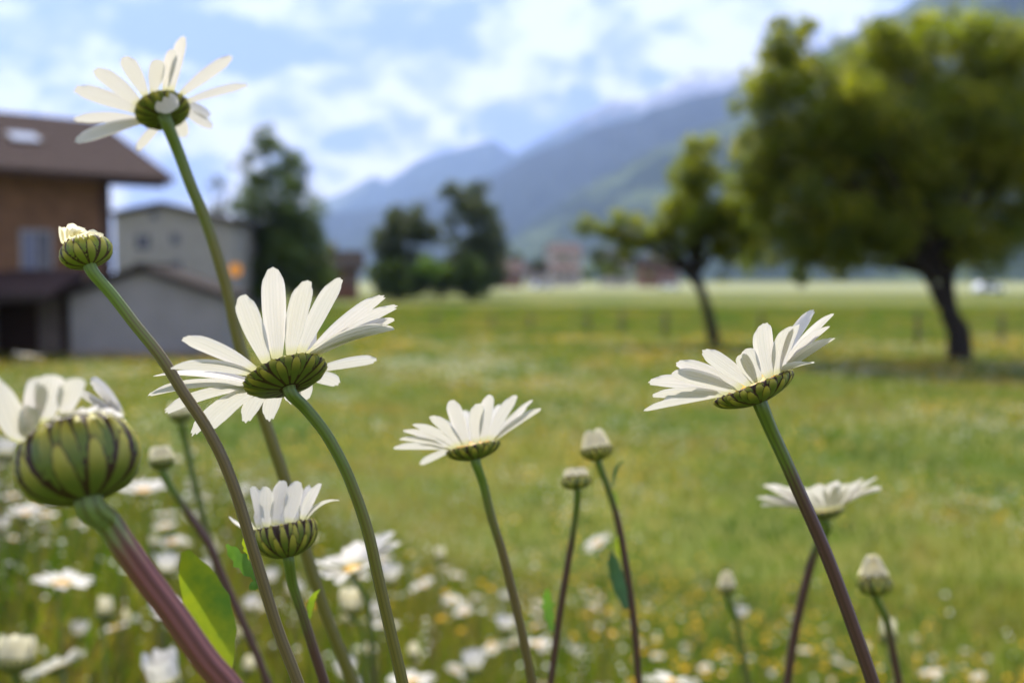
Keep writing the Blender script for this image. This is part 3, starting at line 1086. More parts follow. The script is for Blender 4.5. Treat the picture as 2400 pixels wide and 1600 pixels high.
class Frame:
    """a local frame: a along the front, b towards the back, z up"""

    def __init__(self, o, a):
        self.o = V((o[0], o[1], 0))
        self.a = V((a[0], a[1], 0)).normalized()
        self.b = V((-self.a.y, self.a.x, 0))

    def __call__(self, a, b, z):
        return self.o + self.a * a + self.b * b + V((0, 0, z))

    def box(self, name, a0, a1, b0, b1, z0, z1):
        v = [self(a, b, z) for z in (z0, z1) for b in (b0, b1) for a in (a0, a1)]
        f = [(0, 2, 3, 1), (4, 5, 7, 6), (0, 1, 5, 4), (2, 6, 7, 3), (0, 4, 6, 2), (1, 3, 7, 5)]
        return mesh(name, v, f, smooth=False)

    def prism(self, name, prof, s0, s1, along='a'):
        """a profile of (across, z) points swept from s0 to s1"""
        n = len(prof)
        v = [(self(s, p, z) if along == 'a' else self(p, s, z)) for s in (s0, s1) for p, z in prof]
        f = [tuple(range(n)), tuple(range(2 * n - 1, n - 1, -1))] + [(i, n + i, n + (i + 1) % n, (i + 1) % n) for i in range(n)]
        return mesh(name, v, f, smooth=False)


def window(fr, root, a0, a1, b, z0, z1, glass='glass', cross=True, sgn=-1):
    """frame proud of the wall, panes recessed in it"""
    w = link('window', fr.box('window', a0, a1, b + sgn * 0.03, b + 0.02, z0, z1), M['glass'] if glass == 'glass' else M[glass], root)
    t = 0.07
    for q in ((a0 - t, a0, z0 - t, z1 + t), (a1, a1 + t, z0 - t, z1 + t), (a0, a1, z1, z1 + t), (a0, a1, z0 - t, z0)):
        link('frame', fr.box('frame', q[0], q[1], b - 0.06, b + 0.02, q[2], q[3]), M['window_frame'], w)
    if cross:
        m_ = (a0 + a1) / 2
        link('mullion', fr.box('mullion', m_ - 0.025, m_ + 0.025, b - 0.055, b - 0.031, z0, z1), M['window_frame'], w)
    return w


# chalet on the left, its front running away to the right
th = R_(50)
fa = (math.sin(th), math.cos(th))
F1_ = Frame((-11.64, 28.85), fa)
root = empty('chalet', F1_(0, 0, 0))
tag(root, 'brown timber chalet with wide tiled roof and a skylight', 'house')
link('wall', F1_.box('wall', -13, 0, 0, 10, 2.05, 5.1), M['wood'], root)
link('ground_floor', F1_.box('ground_floor', -12.97, -0.03, 0.06, 9.97, -0.2, 2.05), M['stone_low'], root)
gab = F1_.prism('gable', [(0.0, 5.1), (10, 5.1), (5.4, 7.15)], -0.25, -0.02)
link('gable', gab, M['wood'], root)
e0 = (-1.1, 4.87)
rdg = (5.5, 7.30)
roof = link('roof', F1_.prism('roof', [e0, rdg, (12.1, 4.87), (12.1, 4.72), (5.5, 7.14), (-1.1, 4.72)], -14.2, 1.50), M['timber'], root)
ncourse = 30
dxr, dzr = (rdg[0] - e0[0]) / ncourse, (rdg[1] - e0[1]) / ncourse
for i in range(ncourse):
    p0 = (e0[0] - 0.06 + dxr * i, e0[1] + dzr * i)
    p1 = (p0[0] + dxr * 1.12, p0[1] + dzr * 1.12)
    link('tile_course', F1_.prism('tile_course', [(p0[0], p0[1] + 0.055), (p1[0], p1[1] + 0.03), (p1[0], p1[1] + 0.008), (p0[0], p0[1] + 0.008)], -14.25, 1.55), M['tile'], roof)
for i in range(10):                                # rafter ends under the overhanging verge
    bb = -0.7 + i * 0.65
    zz0 = e0[1] + (rdg[1] - e0[1]) * (bb + 1.1) / 6.6
    link('purlin', F1_.box('purlin', -0.2, 1.4, bb, bb + 0.16, zz0 - 0.36, zz0 - 0.16), M['timber'], root)
# skylight lying in the roof plane
slp = (rdg[1] - e0[1]) / (rdg[0] - e0[0])


def on_roof(b, up):
    return e0[1] + (b - e0[0]) * slp + up


skl = link('skylight', F1_.prism('skylight', [(1.45, on_roof(1.45, 0.03)), (2.4, on_roof(2.4, 0.03)), (2.4, on_roof(2.4, 0.16)), (1.45, on_roof(1.45, 0.16))], -2.15, -1.25), M['timber'], root)
link('pane', F1_.prism('pane', [(1.53, on_roof(1.53, 0.16)), (2.32, on_roof(2.32, 0.16)), (2.32, on_roof(2.32, 0.175)), (1.53, on_roof(1.53, 0.175))], -2.07, -1.33), M['sky_glass'], skl)
w_ = window(F1_, root, -2.30, -1.62, 0.0, 2.25, 3.3, cross=True)
link('curtain', F1_.box('curtain', -2.28, -1.98, -0.052, -0.034, 2.27, 3.28), M['curtain'], w_)
window(F1_, root, -5.2, -4.3, 0.0, 2.25, 3.3)
link('corner_post', F1_.box('corner_post', -0.20, 0.06, -0.06, 0.2, 2.0, 5.0), M['timber'], root)
for i in range(13):                                # wide wall boards
    z0 = 2.09 + i * 0.23
    for a0_, a1_ in ((-13, -2.40), (-1.52, -0.21)) if z0 < 3.3 else ((-13, -0.21),):
        link('board', F1_.box('board', a0_, a1_, -0.022, 0.001, z0, z0 + 0.215), M['wood'], root)

# open porch in front of the chalet, dark inside
FP = Frame((-14.6, 24.9), (1, 0.04))
root = empty('porch', FP(0, 0, 0))
tag(root, 'low lean-to porch with reddish brown roof and dark open front', 'porch')
link('roof', FP.prism('roof', [(-0.3, 1.62), (2.3, 2.28), (2.3, 2.18), (-0.3, 1.50)], -2.0, 3.05), M['tile'], root)
link('fascia', FP.box('fascia', -2.0, 3.05, -0.36, -0.302, 1.45, 1.66), M['tile_dark'], root)
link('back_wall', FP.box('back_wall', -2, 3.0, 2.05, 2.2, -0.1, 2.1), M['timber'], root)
link('side_wall', FP.box('side_wall', -2, 1.25, -0.12, 0.0, -0.1, 1.5), M['stone_low'], root)
link('door', FP.box('door', 1.85, 2.45, 1.95, 2.045, 0.0, 1.5), M['stone_low'], root)
link('post', FP.box('post', 1.32, 1.44, -0.1, 0.02, -0.1, 1.5), M['timber'], root)
window(FP, root, 0.15, 0.75, -0.12, 0.55, 1.25, 'curtain', False)

# garden shed
FS = Frame((-11.55, 26.0), (1, 0.0))
root = empty('garden_shed', FS(0, 0, 0))
tag(root, 'low pale grey garden shed with shallow dark gabled roof', 'shed')
W_ = 3.98
ap = 1.92
link('wall', FS.prism('wall', [(0, -0.1), (0, 1.56), (ap, 2.20), (W_, 1.50), (W_, -0.1)], 0, 2.0, 'b'), M['shed_wall'], root)
for q, nm in (([(-0.35, 1.50), (ap, 2.25), (ap, 2.39), (-0.35, 1.63)], 0), ([(ap, 2.25), (W_ + 0.18, 1.50), (W_ + 0.18, 1.62), (ap, 2.39)], 1)):
    link('roof', FS.prism('roof', q, -0.25, 2.2, 'b'), M['tile_dark'], root)
link('ridge_cap', FS.box('ridge_cap', ap - 0.12, ap + 0.12, -0.27, 2.22, 2.34, 2.43), M['tile_dark'], root)
link('plinth', FS.box('plinth', -0.03, W_ + 0.03, -0.04, 0.3, -0.1, 0.14), M['stone_low'], root)

# grey gabled house behind
D3 = 60
k3 = D3 / FPX
FG = Frame(((272 - 1200) * k3, D3), (1, 0.0))
root = empty('gabled_house', FG(0, 0, 0))
tag(root, 'pale grey plastered house with gable end and small windows', 'house')
W3 = 275 * k3
hz3 = lambda py: CAM_Z + (HORIZON - py) * k3
a3 = 118 * k3
link('wall', FG.prism('wall', [(0, -0.2), (0, hz3(506)), (a3, hz3(483)), (W3, hz3(524)), (W3, -0.2)], 0, 9, 'b'), M['render_grey'], root)
for q in ([(-0.25, hz3(506) - 0.02), (a3, hz3(483) + 0.03), (a3, hz3(483) + 0.22), (-0.25, hz3(506) + 0.16)], [(a3, hz3(483) + 0.03), (W3 + 0.4, hz3(524) - 0.06), (W3 + 0.4, hz3(524) + 0.14), (a3, hz3(483) + 0.22)]):
    link('roof', FG.prism('roof', q, -0.5, 9.4, 'b'), M['tile_dark'], root)
for (x0, x1, y0, y1) in ((358, 374, 497, 514), (322, 356, 552, 584), (404, 424, 548, 574), (408, 428, 612, 636)):
    window(FG, root, (x0 - 272) * k3, (x1 - 272) * k3, 0.0, hz3(y1), hz3(y0))


def cottage(label, px0, px1, y_base, y_eave, y_ridge, D, wall, roofm, group=None, face=0.15, nw=3):
    k = D / FPX
    fr = Frame(((px0 / 0.98 - 1200) * k, D), (1, face))
    w = (px1 - px0) / 0.98 * k
    root = empty('village_house', fr(0, 0, 0))
    tag(root, label, 'house', group)
    ze = CAM_Z + (HORIZON - y_eave / 0.98) * k
    zr = CAM_Z + (HORIZON - y_ridge / 0.98) * k
    zb = min(0, CAM_Z + (HORIZON - y_base / 0.98) * k) - 0.3
    dp = w * 0.7
    link('wall', fr.prism('wall', [(0, zb), (0, ze), (dp / 2, zr - 0.2), (dp, ze), (dp, zb)], 0, w), M[wall], root)
    for q in ([(-0.6, ze - 0.25), (dp / 2, zr), (dp / 2, zr + 0.25), (-0.6, ze)], [(dp + 0.6, ze - 0.25), (dp + 0.6, ze), (dp / 2, zr + 0.25), (dp / 2, zr)]):
        link('roof', fr.prism('roof', q, -0.7, w + 0.7), M[roofm], root)
    link('chimney', fr.box('chimney', w * 0.3, w * 0.3 + 0.7, dp * 0.55, dp * 0.55 + 0.7, zr - 0.5, zr + 1.0), M[wall], root)
    for i in range(nw):
        a = w * (i + 0.5) / nw
        window(fr, root, a - w * 0.06, a + w * 0.06, 0.0, ze - (ze - max(zb, 0)) * 0.55, ze - (ze - max(zb, 0)) * 0.2)
    return root


cottage('reddish brown farmhouse with dark roof right of the tall dark tree', 728, 822, 672, 615, 580, 100, 'red_wall', 'tile_dark')
cottage('small pinkish house beside the tree clump in mid field', 1142, 1200, 645, 622, 600, 240, 'red_wall', 'red_tile')
cottage('cream house with brown roof behind the hedge', 1270, 1325, 640, 620, 604, 300, 'cream', 'red_tile')
cottage('wide village house with red roof up the slope', 1268, 1340, 605, 582, 560, 420, 'cream', 'red_tile', None, 0.3)
cottage('low cream house under the long low branch', 1390, 1450, 640, 600, 575, 320, 'cream', 'tile')
cottage('brown barn with dark roof behind the leaning tree', 1476, 1560, 640, 612, 592, 260, 'red_wall', 'tile_dark')
cottage('distant house with brown roof seen left of the hedge', 1210, 1256, 642, 624, 610, 330, 'cream', 'tile', None, 0.1, 2)

# round orange sign by the grey house
ps = P(551, 632, 52)
root = empty('round_sign', (ps.x, ps.y, 0))
tag(root, 'round orange sign on a thin post beside the grey house', 'sign')
link('post', tube_mesh([V((ps.x, ps.y + 0.05, -0.1)), V((ps.x, ps.y + 0.05, ps.z + 0.2))], [0.035, 0.035], 8, 0, 3, 'post'), M['post'], root)
M['orange'] = simple_mat('sign_orange', (0.85, 0.33, 0.03), 0.5, trans=0.3)
sv = [V((ps.x + math.cos(2 * math.pi * i / 20) * 0.33 * s_, ps.y - 0.01 - 0.03 * (1 - s_), ps.z + math.sin(2 * math.pi * i / 20) * 0.33 * s_)) for s_ in (0.01, 0.85, 1.0) for i in range(20)]
sv += [V((v.x, v.y + 0.03, v.z)) for v in sv[40:60]]
link('plate', mesh('plate', sv, grid_faces(20, 4, 0, True)), M['orange'], root)

# cars parked far off
M['paint_white'] = simple_mat('paint_white', (0.78, 0.79, 0.80), 0.25, spec=0.6)
M['paint_silver'] = simple_mat('paint_silver', (0.55, 0.56, 0.58), 0.2, spec=0.8)
M['tyre'] = simple_mat('tyre', (0.02, 0.02, 0.02), 0.9)


def car(label, px, py, D, ang, paint):
    p = P(px / 0.98, py / 0.98, D)
    fr = Frame((p.x, p.y), (math.cos(ang), math.sin(ang)))
    root = empty('parked_car', fr(0, 0, 0.05))
    tag(root, label, 'car', None)
    body = [(-2.1, 0.3), (2.1, 0.3), (2.15, 0.75), (1.2, 0.9), (0.6, 1.45), (-1.5, 1.48), (-2.05, 0.95)]
    link('body', fr.prism('body', body, -0.85, 0.85, 'b'), M[paint], root)
    for s_ in (-0.87, 0.86):
        link('window', fr.prism('window', [(-1.75, 0.95), (0.95, 0.95), (0.5, 1.38), (-1.4, 1.4)], s_, s_ + 0.012, 'b'), M['glass'], root)
    for ax in (-1.3, 1.35):
        for s_ in (-0.9, 0.72):
            link('wheel', fr.prism('wheel', [(ax + 0.33 * math.cos(i * math.pi / 7), 0.36 + 0.33 * math.sin(i * math.pi / 7)) for i in range(14)], s_, s_ + 0.18, 'b'), M['tyre'], root)
    return root


car('silver car parked by the village houses', 1247, 640, 210, 0.3, 'paint_silver')
car('white van-like car seen right of the big orchard trunk', 2272, 630, 150, 0.15, 'paint_white')
car('pale car parked behind the leaning orchard tree', 1540, 634, 205, -0.2, 'paint_white')

# fence posts
for (px_, top_, bot_) in ((1130, 722, 752), (1218, 722, 752), (1350, 712, 762), (1428, 712, 765), (1528, 712, 772), (1748, 715, 768), (2106, 715, 790), (2300, 720, 785), (1000, 722, 748)):
    D_ = CAM_Z * FPX / (bot_ / 0.98 - HORIZON)
    b_ = P(px_ / 0.98, bot_ / 0.98, D_)
    hgt_ = (bot_ - top_) / 0.98 / FPX * D_
    sm = [V((b_.x, b_.y, -0.1)), V((b_.x + 0.01, b_.y, hgt_ * 0.5)), V((b_.x + 0.02, b_.y, hgt_ * 0.96)), V((b_.x + 0.02, b_.y, hgt_))]
    o = link('fence_post', tube_mesh(sm, [0.075, 0.07, 0.068, 0.02], 9, 0.04, 3, 'fence_post'), M['post'])
    tag(o, 'short weathered wooden fence post standing in the field', 'post', 'fence posts in the field')

# ------------------------------------------------------------------ the daisies in front
W = 'w'
# F1 main flower, sharp
n, f = 'n', 'f'
daisy('large sharp white daisy seen from behind with wide fanned petals', 'b', 0.222, (1155, 1022), (882, 1137), (1427, 913), 21, 120, FLAT,
      [(960, 990, 400, 752, n, {'w': 135}), (930, 1035, 310, 975, n), (910, 1075, 170, 1040, f, {'arch': .16}), (862, 1110, 145, 1180, f, {'arch': .16}), (870, 1170, 262, 1312, f, {'arch': .14}),
       (880, 1200, 470, 1478, f, {'arch': .14}), (980, 1200, 605, 1435, f, {'arch': .16}), (1030, 1200, 865, 1380, f, {'arch': .2, 'L': 560}), (1110, 1185, 1040, 1368, f, {'arch': .2, 'L': 560}),
       (1270, 1140, 1310, 1215, f, {'L': 520, 'arch': .16}), (1180, 1190, 1225, 1245, f, {'L': 520, 'arch': .16}), (1290, 1130, 1545, 1105, f, {'L': 560}), (1390, 1060, 1830, 925, f, {'L': 620}),
       (1420, 980, 1955, 680, n), (1440, 930, 1962, 612, n, {'w': 125}), (1420, 890, 1985, 520, n, {'w': 130}), (1390, 880, 1890, 440, n),
       (1330, 870, 1560, 312, n, {'w': 140}), (1262, 880, 1318, 335, n, {'w': 160}), (1150, 890, 1065, 235, n, {'w': 160}), (1060, 920, 830, 442, n, {'w': 150}),
       (1300, 870, 1385, 560, f, {'L': 560, 'w': 120})],
      715, 142, ([(700, 935), (745, 990), (785, 1060), (815, 1130), (845, 1220), (870, 1330), (895, 1440), (925, 1568)], 0.232, 26, 'stem_olive'), 1, face=0.12)
# F2 right flower
daisy('sharp white daisy on a long purple-brown stem at the right, petals swept upward', 'f', 0.232, (767, 565), (548, 652), (985, 478), 6, 112, FLAT,
      [(585, 620, 145, 545, n), (560, 640, 175, 622, n), (575, 665, 118, 715, f), (600, 660, 225, 668, f), (620, 605, 290, 488, n), (650, 590, 312, 428, n), (705, 565, 470, 355, n, {'w': 95}),
       (738, 560, 692, 380, n, {'L': 330, 'w': 80}), (772, 570, 725, 348, n, {'L': 340, 'w': 100}), (830, 505, 830, 195, n, {'w': 130}), (890, 490, 990, 212, n, {'w': 105}), (930, 480, 1035, 202, n, {'w': 80}),
       (945, 470, 1133, 112, f, {'w': 75}), (955, 470, 1255, 132, n, {'w': 95}), (965, 475, 1222, 210, n), (978, 482, 1245, 282, n), (955, 545, 1125, 430, n, {'w': 80}), (900, 540, 930, 300, f, {'w': 90}), (680, 600, 560, 420, f, {'w': 90})],
      450, 98, ([(1770, 985), (1800, 1050), (1840, 1140), (1880, 1230), (1920, 1330), (1960, 1440), (2005, 1568)], 0.245, 29, 'stem_purple'), 2, face=0.4)
# F3 middle flower
daisy('slightly soft white daisy with upswept petals between the two sharp ones', 'e', 0.285, (778, 620), (553, 668), (1003, 572), 8, 120, FLAT,
      [(560, 670, 80, 632, n), (560, 650, 135, 552, n), (590, 630, 162, 478, n), (620, 610, 255, 422, n, {'w': 115}), (670, 590, 405, 352, n), (720, 585, 582, 212, n, {'w': 120}), (815, 570, 830, 240, n, {'w': 120}),
       (890, 550, 928, 166, n, {'w': 120}), (945, 550, 1155, 168, n, {'w': 130}), (990, 560, 1305, 207, n, {'w': 85}), (1000, 585, 1375, 288, n), (600, 690, 315, 782, f, {'L': 420}), (700, 600, 480, 380, f), (880, 570, 1010, 250, f), (970, 590, 1240, 280, f), (780, 580, 700, 300, f)],
      500, 105, ([(1110, 1110), (1130, 1190), (1155, 1270), (1180, 1370), (1205, 1480), (1222, 1568)], 0.30, 20, 'stem_mix'), 3, face=0.3)
# F4 top left flower
daisy('tall soft white daisy against the sky, one petal curled over its cup', 't', 0.305, (1222, 855), (985, 962), (1460, 751), 25, 115, FLAT,
      [(970, 880, 310, 640, n), (1010, 810, 530, 440, n), (1100, 740, 830, 312, n), (1195, 730, 1190, 345, n, {'w': 140}), (1310, 690, 1335, 242, n, {'w': 110}), (1370, 690, 1440, 102, n, {'w': 115}),
       (1470, 700, 1945, 312, n, {'w': 120}), (1490, 790, 2105, 608, f, {'w': 100}), (1480, 830, 1720, 922, f, {'L': 560, 'w': 110}), (1440, 900, 1735, 1050, f, {'L': 560, 'w': 120}), (1370, 960, 1425, 1150, f, {'L': 500}),
       (1150, 1020, 950, 1305, f, {'L': 560, 'w': 100, 'curl': 0.5}), (980, 1010, 320, 1190, f, {'w': 130}), (955, 930, 310, 965, f, {'w': 120}),
       (1300, 720, 1285, 893, n, {'L': 235, 'w': 235, 'arch': -0.16, 'tang': 0.9, 'notch': 0.0})],
      700, 165, ([(410, 350), (440, 430), (470, 500), (500, 590), (525, 680), (547, 780), (585, 900), (620, 1000), (650, 1090), (680, 1190), (710, 1290), (745, 1400), (780, 1490), (810, 1568)], 0.335, 25, 'stem_olive'), 4, face=0.35)
# F5 half open
daisy('half-open white daisy with upright petals and a deep ribbed cup', 'd', 0.262, (430, 608), (243, 645), (617, 570), 9, 190, CUP,
      [(250, 620, 140, 405, n, {'w': 80, 'arch': -.2}), (248, 650, 95, 545, f, {'w': 60, 'arch': -.25}), (300, 590, 238, 360, n), (350, 580, 325, 362, n), (420, 560, 430, 325, n), (505, 560, 520, 330, n), (545, 570, 578, 360, f), (590, 570, 655, 342, n),
       (608, 580, 775, 450, n, {'w': 60, 'arch': .28}), (380, 570, 380, 395, f), (470, 570, 470, 400, f), (300, 590, 272, 410, f), (560, 570, 620, 380, f)],
      255, 98, ([(672, 1340), (695, 1410), (720, 1490), (745, 1568)], 0.27, 22, 'stem_purple'), 5, nbract=20, rows=3, disc=False,
      leaves=((712, 1420, 735, 1352, 0.266, 0.0022, 'leaf_lime', 0.6, 0.15, 0.2),))
# F8 big near bud
daisy('big blurred opening daisy bud with ribbed green cup on a thick reddish stem', 'c', 0.166, (335, 425), (98, 512), (572, 338), 14, 318, BALL,
      [(120, 510, -40, 150, n, {'w': 175, 'arch': -.18, 'L': 460, 'tang': 0.8}), (225, 430, 185, 170, n, {'w': 95}), (320, 390, 245, 150, n, {'w': 110}), (420, 380, 352, 165, n, {'w': 95}), (540, 380, 415, 190, f, {'w': 130}), (500, 370, 350, 230, f, {'w': 70}),
       (560, 380, 470, 260, f, {'w': 120}), (470, 380, 440, 318, n, {'w': 90, 'L': 110}), (400, 380, 385, 325, n, {'w': 90, 'L': 110}), (530, 370, 505, 325, n, {'w': 90, 'L': 100}), (570, 370, 545, 345, n, {'w': 70, 'L': 90}),
       (330, 400, 345, 330, n, {'w': 80, 'L': 110}), (180, 470, 150, 300, n, {'w': 100, 'L': 250})],
      330, 110, ([(245, 1195), (290, 1260), (340, 1330), (400, 1410), (470, 1510), (520, 1568)], 0.172, 58, 'stem_pink', 0.06, 1.1, 36), 8, nbract=17, rows=3, disc=False, name='daisy_bud',
      leaves=((520, 1540, 425, 1265, 0.185, 0.0085, 'leaf_lime', 0.15, 0.05, 0.06),))
# F9 small left bud
daisy('small sharp green daisy bud with pale closed petals on an olive stem', 'h', 0.208, (528, 868), (392, 925), (672, 815), 8, 152, BALL,
      [(425, 870, 382, 760, n, {'w': 46}), (450, 865, 415, 765, n, {'w': 50}), (490, 855, 468, 742, n, {'w': 62}), (520, 850, 500, 765, n, {'w': 60}), (545, 840, 522, 775, n, {'w': 60}), (575, 835, 556, 792, n, {'w': 56, 'L': 90}), (610, 830, 590, 808, n, {'w': 56, 'L': 80}),
       (640, 830, 625, 812, n, {'w': 50, 'L': 80}), (470, 850, 440, 775, f, {'w': 60}), (600, 830, 560, 795, f, {'w': 70}), (530, 840, 480, 760, f, {'w': 60}), (650, 840, 650, 822, n, {'w': 50, 'L': 70})],
      130, 56, ([(260, 680), (310, 745), (370, 820), (420, 900), (470, 975), (510, 1050), (545, 1140), (575, 1240), (605, 1340), (640, 1450), (685, 1568)], 0.222, 25, 'stem_mix'), 9, nbract=17, rows=3, disc=False, pmat='petal_cream', bmat='bract_young', name='daisy_bud',
      leaves=((597, 1335, 520, 1250, 0.226, 0.0032, 'leaf_daisy', 0.9, 0.1, 0.3), (590, 1300, 560, 1235, 0.23, 0.003, 'leaf_lime', 0.2, 0.1, 0.2), (600, 1345, 572, 1345, 0.226, 0.0022, 'leaf_daisy', 1.2, 0.1, 0.3)))
# F6 right rear
daisy('blurred white daisy behind the long purple-brown stem', 'f', 0.43, (1185, 1295), (1060, 1312), (1310, 1278), 3, 66, FLAT,
      [(1075, 1300, 798, 1225, n), (1080, 1310, 820, 1275, n), (1090, 1295, 838, 1150, n), (1110, 1290, 905, 1165, n), (1140, 1285, 1000, 1178, n), (1170, 1280, 1128, 1160, n), (1200, 1280, 1245, 1135, n), (1235, 1275, 1300, 1150, n), (1260, 1275, 1410, 1120, n),
       (1285, 1275, 1500, 1110, n), (1295, 1285, 1528, 1180, n), (1100, 1300, 960, 1180, f), (1220, 1290, 1350, 1150, f), (1150, 1290, 1060, 1180, f), (1190, 1290, 1190, 1165, f)],
      400, 95, ([(1900, 1215), (1872, 1265), (1848, 1350), (1826, 1450), (1808, 1568)], 0.45, 19, 'stem_purple'), 6, nbract=0)
# F7 behind the main stem, seen a little from above
daisy('blurred open daisy showing a bit of yellow centre behind the main stem', 'd', 0.57, (850, 868), (770, 880), (930, 856), -10, 50, FLAT,
      [(790, 870, 615, 830, n), (790, 880, 620, 905, n), (800, 880, 690, 925, n), (830, 885, 765, 962, n), (820, 850, 830, 735, f), (850, 850, 890, 700, f), (870, 850, 950, 720, f), (890, 850, 1010, 660, f), (905, 860, 1108, 642, f), (915, 865, 1148, 708, f),
       (910, 870, 1040, 800, n), (880, 880, 960, 850, n), (800, 860, 680, 812, f), (810, 855, 745, 790, f)],
      255, 78, ([(842, 1380), (850, 1450), (857, 1568)], 0.6, 13, 'stem_far'), 7, nbract=0)


def upright_bud(label, z, d, C, l, r, tilt, h, top, n, close, wid, stem, seed, leaves=(), nb=0, prof=CUP, group=None):
    """a closed or half closed head: petals stand round the rim and lean in"""
    rnd = random.Random(seed)
    pet = []
    mx, my = (r[0] - l[0]) / 2, (r[1] - l[1]) / 2
    for i in range(n):
        a = 2 * math.pi * (i + 0.5) / n
        c, s_ = math.cos(a), math.sin(a)
        b = (C[0] + mx * c, C[1] + my * c)
        hh = top * rnd.uniform(0.88, 1.08)
        nx, ny = my / math.hypot(mx, my), -mx / math.hypot(mx, my)
        t = (C[0] + mx * c * close + nx * hh, C[1] + my * c * close + ny * hh)
        pet.append((b[0], b[1], t[0], t[1], 'n' if s_ > 0 else 'f', {'L': math.hypot(hh, math.hypot(mx, my) * abs(s_) * (1 - close)) * 1.01, 'arch': -0.08 if close < 1 else 0.05, 'side': (-1 if close < 1 else 1) * (1 if s_ > 0 else -1)}))
    return daisy(label, z, d, C, l, r, tilt, h, prof, pet, top, wid, stem, seed, group, nb, 3, 'bract', name='daisy_bud', leaves=leaves, disc=False, pmat='petal_cream')


upright_bud('closed bud with white cone of petals beside the small round bud', 'e', 0.385, (1857, 632), (1722, 654), (1994, 610), 4, 112, 155, 14, 0.5, 60,
            ([(1400, 1130), (1420, 1200), (1435, 1280), (1450, 1380), (1460, 1470), (1467, 1568)], 0.40, 15, 'stem_purple'), 10,
            ((1418, 1190, 1408, 1125, 0.392, 0.0035, 'leaf_lime', 0.3, 0.1, 0.3), (1408, 1115, 1432, 1058, 0.39, 0.002, 'leaf_teal', 0.4, 0.15, 0.1), (1440, 1400, 1402, 1265, 0.39, 0.0055, 'leaf_teal', 0.2, 0.08, 0.1), (1432, 1290, 1420, 1230, 0.395, 0.0035, 'leaf_lime', 0.2, 0.1, 0.3)), 16)
upright_bud('small round green bud with short pale petal tips in mid foreground', 'e', 0.37, (1680, 880), (1552, 892), (1808, 868), 5, 112, 75, 14, 0.55, 52,
            ([(1323, 1180), (1310, 1260), (1295, 1350), (1280, 1450), (1265, 1568)], 0.385, 15, 'stem_purple'), 11, ((1268, 1450, 1256, 1350, 0.38, 0.004, 'leaf_daisy', 0.3, 0.1, 0.35),), 14, BALL)
upright_bud('fat bud with pale pointed petal cone right of the long purple-brown stem', 'g', 0.42, (1662, 392), (1590, 398), (1738, 384), 3, 86, 100, 13, 0.25, 40,
            ([(2035, 1420), (2050, 1490), (2065, 1568)], 0.43, 16, 'stem_purple'), 12, (), 16, BALL)
upright_bud('tiny bud with white petal cone on a thin stem over the yellow flowers', 'g', 0.60, (988, 440), (945, 444), (1034, 436), 3, 36, 72, 12, 0.4, 26,
            ([(1690, 1420), (1705, 1490), (1718, 1568)], 0.62, 13, 'stem_far'), 13)
upright_bud('half-open bud with crumpled pale top left of the olive stem', 'c', 0.42, (742, 540), (684, 548), (800, 532), 4, 52, 58, 14, 0.6, 34,
            ([(400, 1130), (440, 1190), (480, 1250), (510, 1320), (545, 1400), (580, 1480), (615, 1568)], 0.44, 17, 'stem_purple'), 15)
upright_bud('blurred bud with yellowish petals crossing the lower petals of the main daisy', 'c', 0.55, (830, 330), (775, 336), (885, 322), 4, 45, 55, 13, 0.75, 34,
            ([(425, 1010), (445, 1100), (465, 1180), (490, 1280), (515, 1400), (530, 1568)], 0.58, 15, 'stem_far'), 16)
upright_bud('white cylindrical bud below the daisy with the yellow centre', 'd', 0.62, (846, 1105), (782, 1105), (912, 1103), 3, 45, 130, 13, 0.95, 42,
            ([(832, 1450), (835, 1568)], 0.63, 10, 'stem_far'), 18)
upright_bud('white tubular bud with dark cup at the left lower edge of the meadow', 'c', 0.56, (75, 1450), (-8, 1446), (160, 1454), 4, 75, 100, 16, 0.88, 42,
            ([(38, 1568), (45, 1640)], 0.58, 14, 'stem_far'), 20)

# ------------------------------------------------------------------ daisies further off, each placed by its look
PROTO = {}


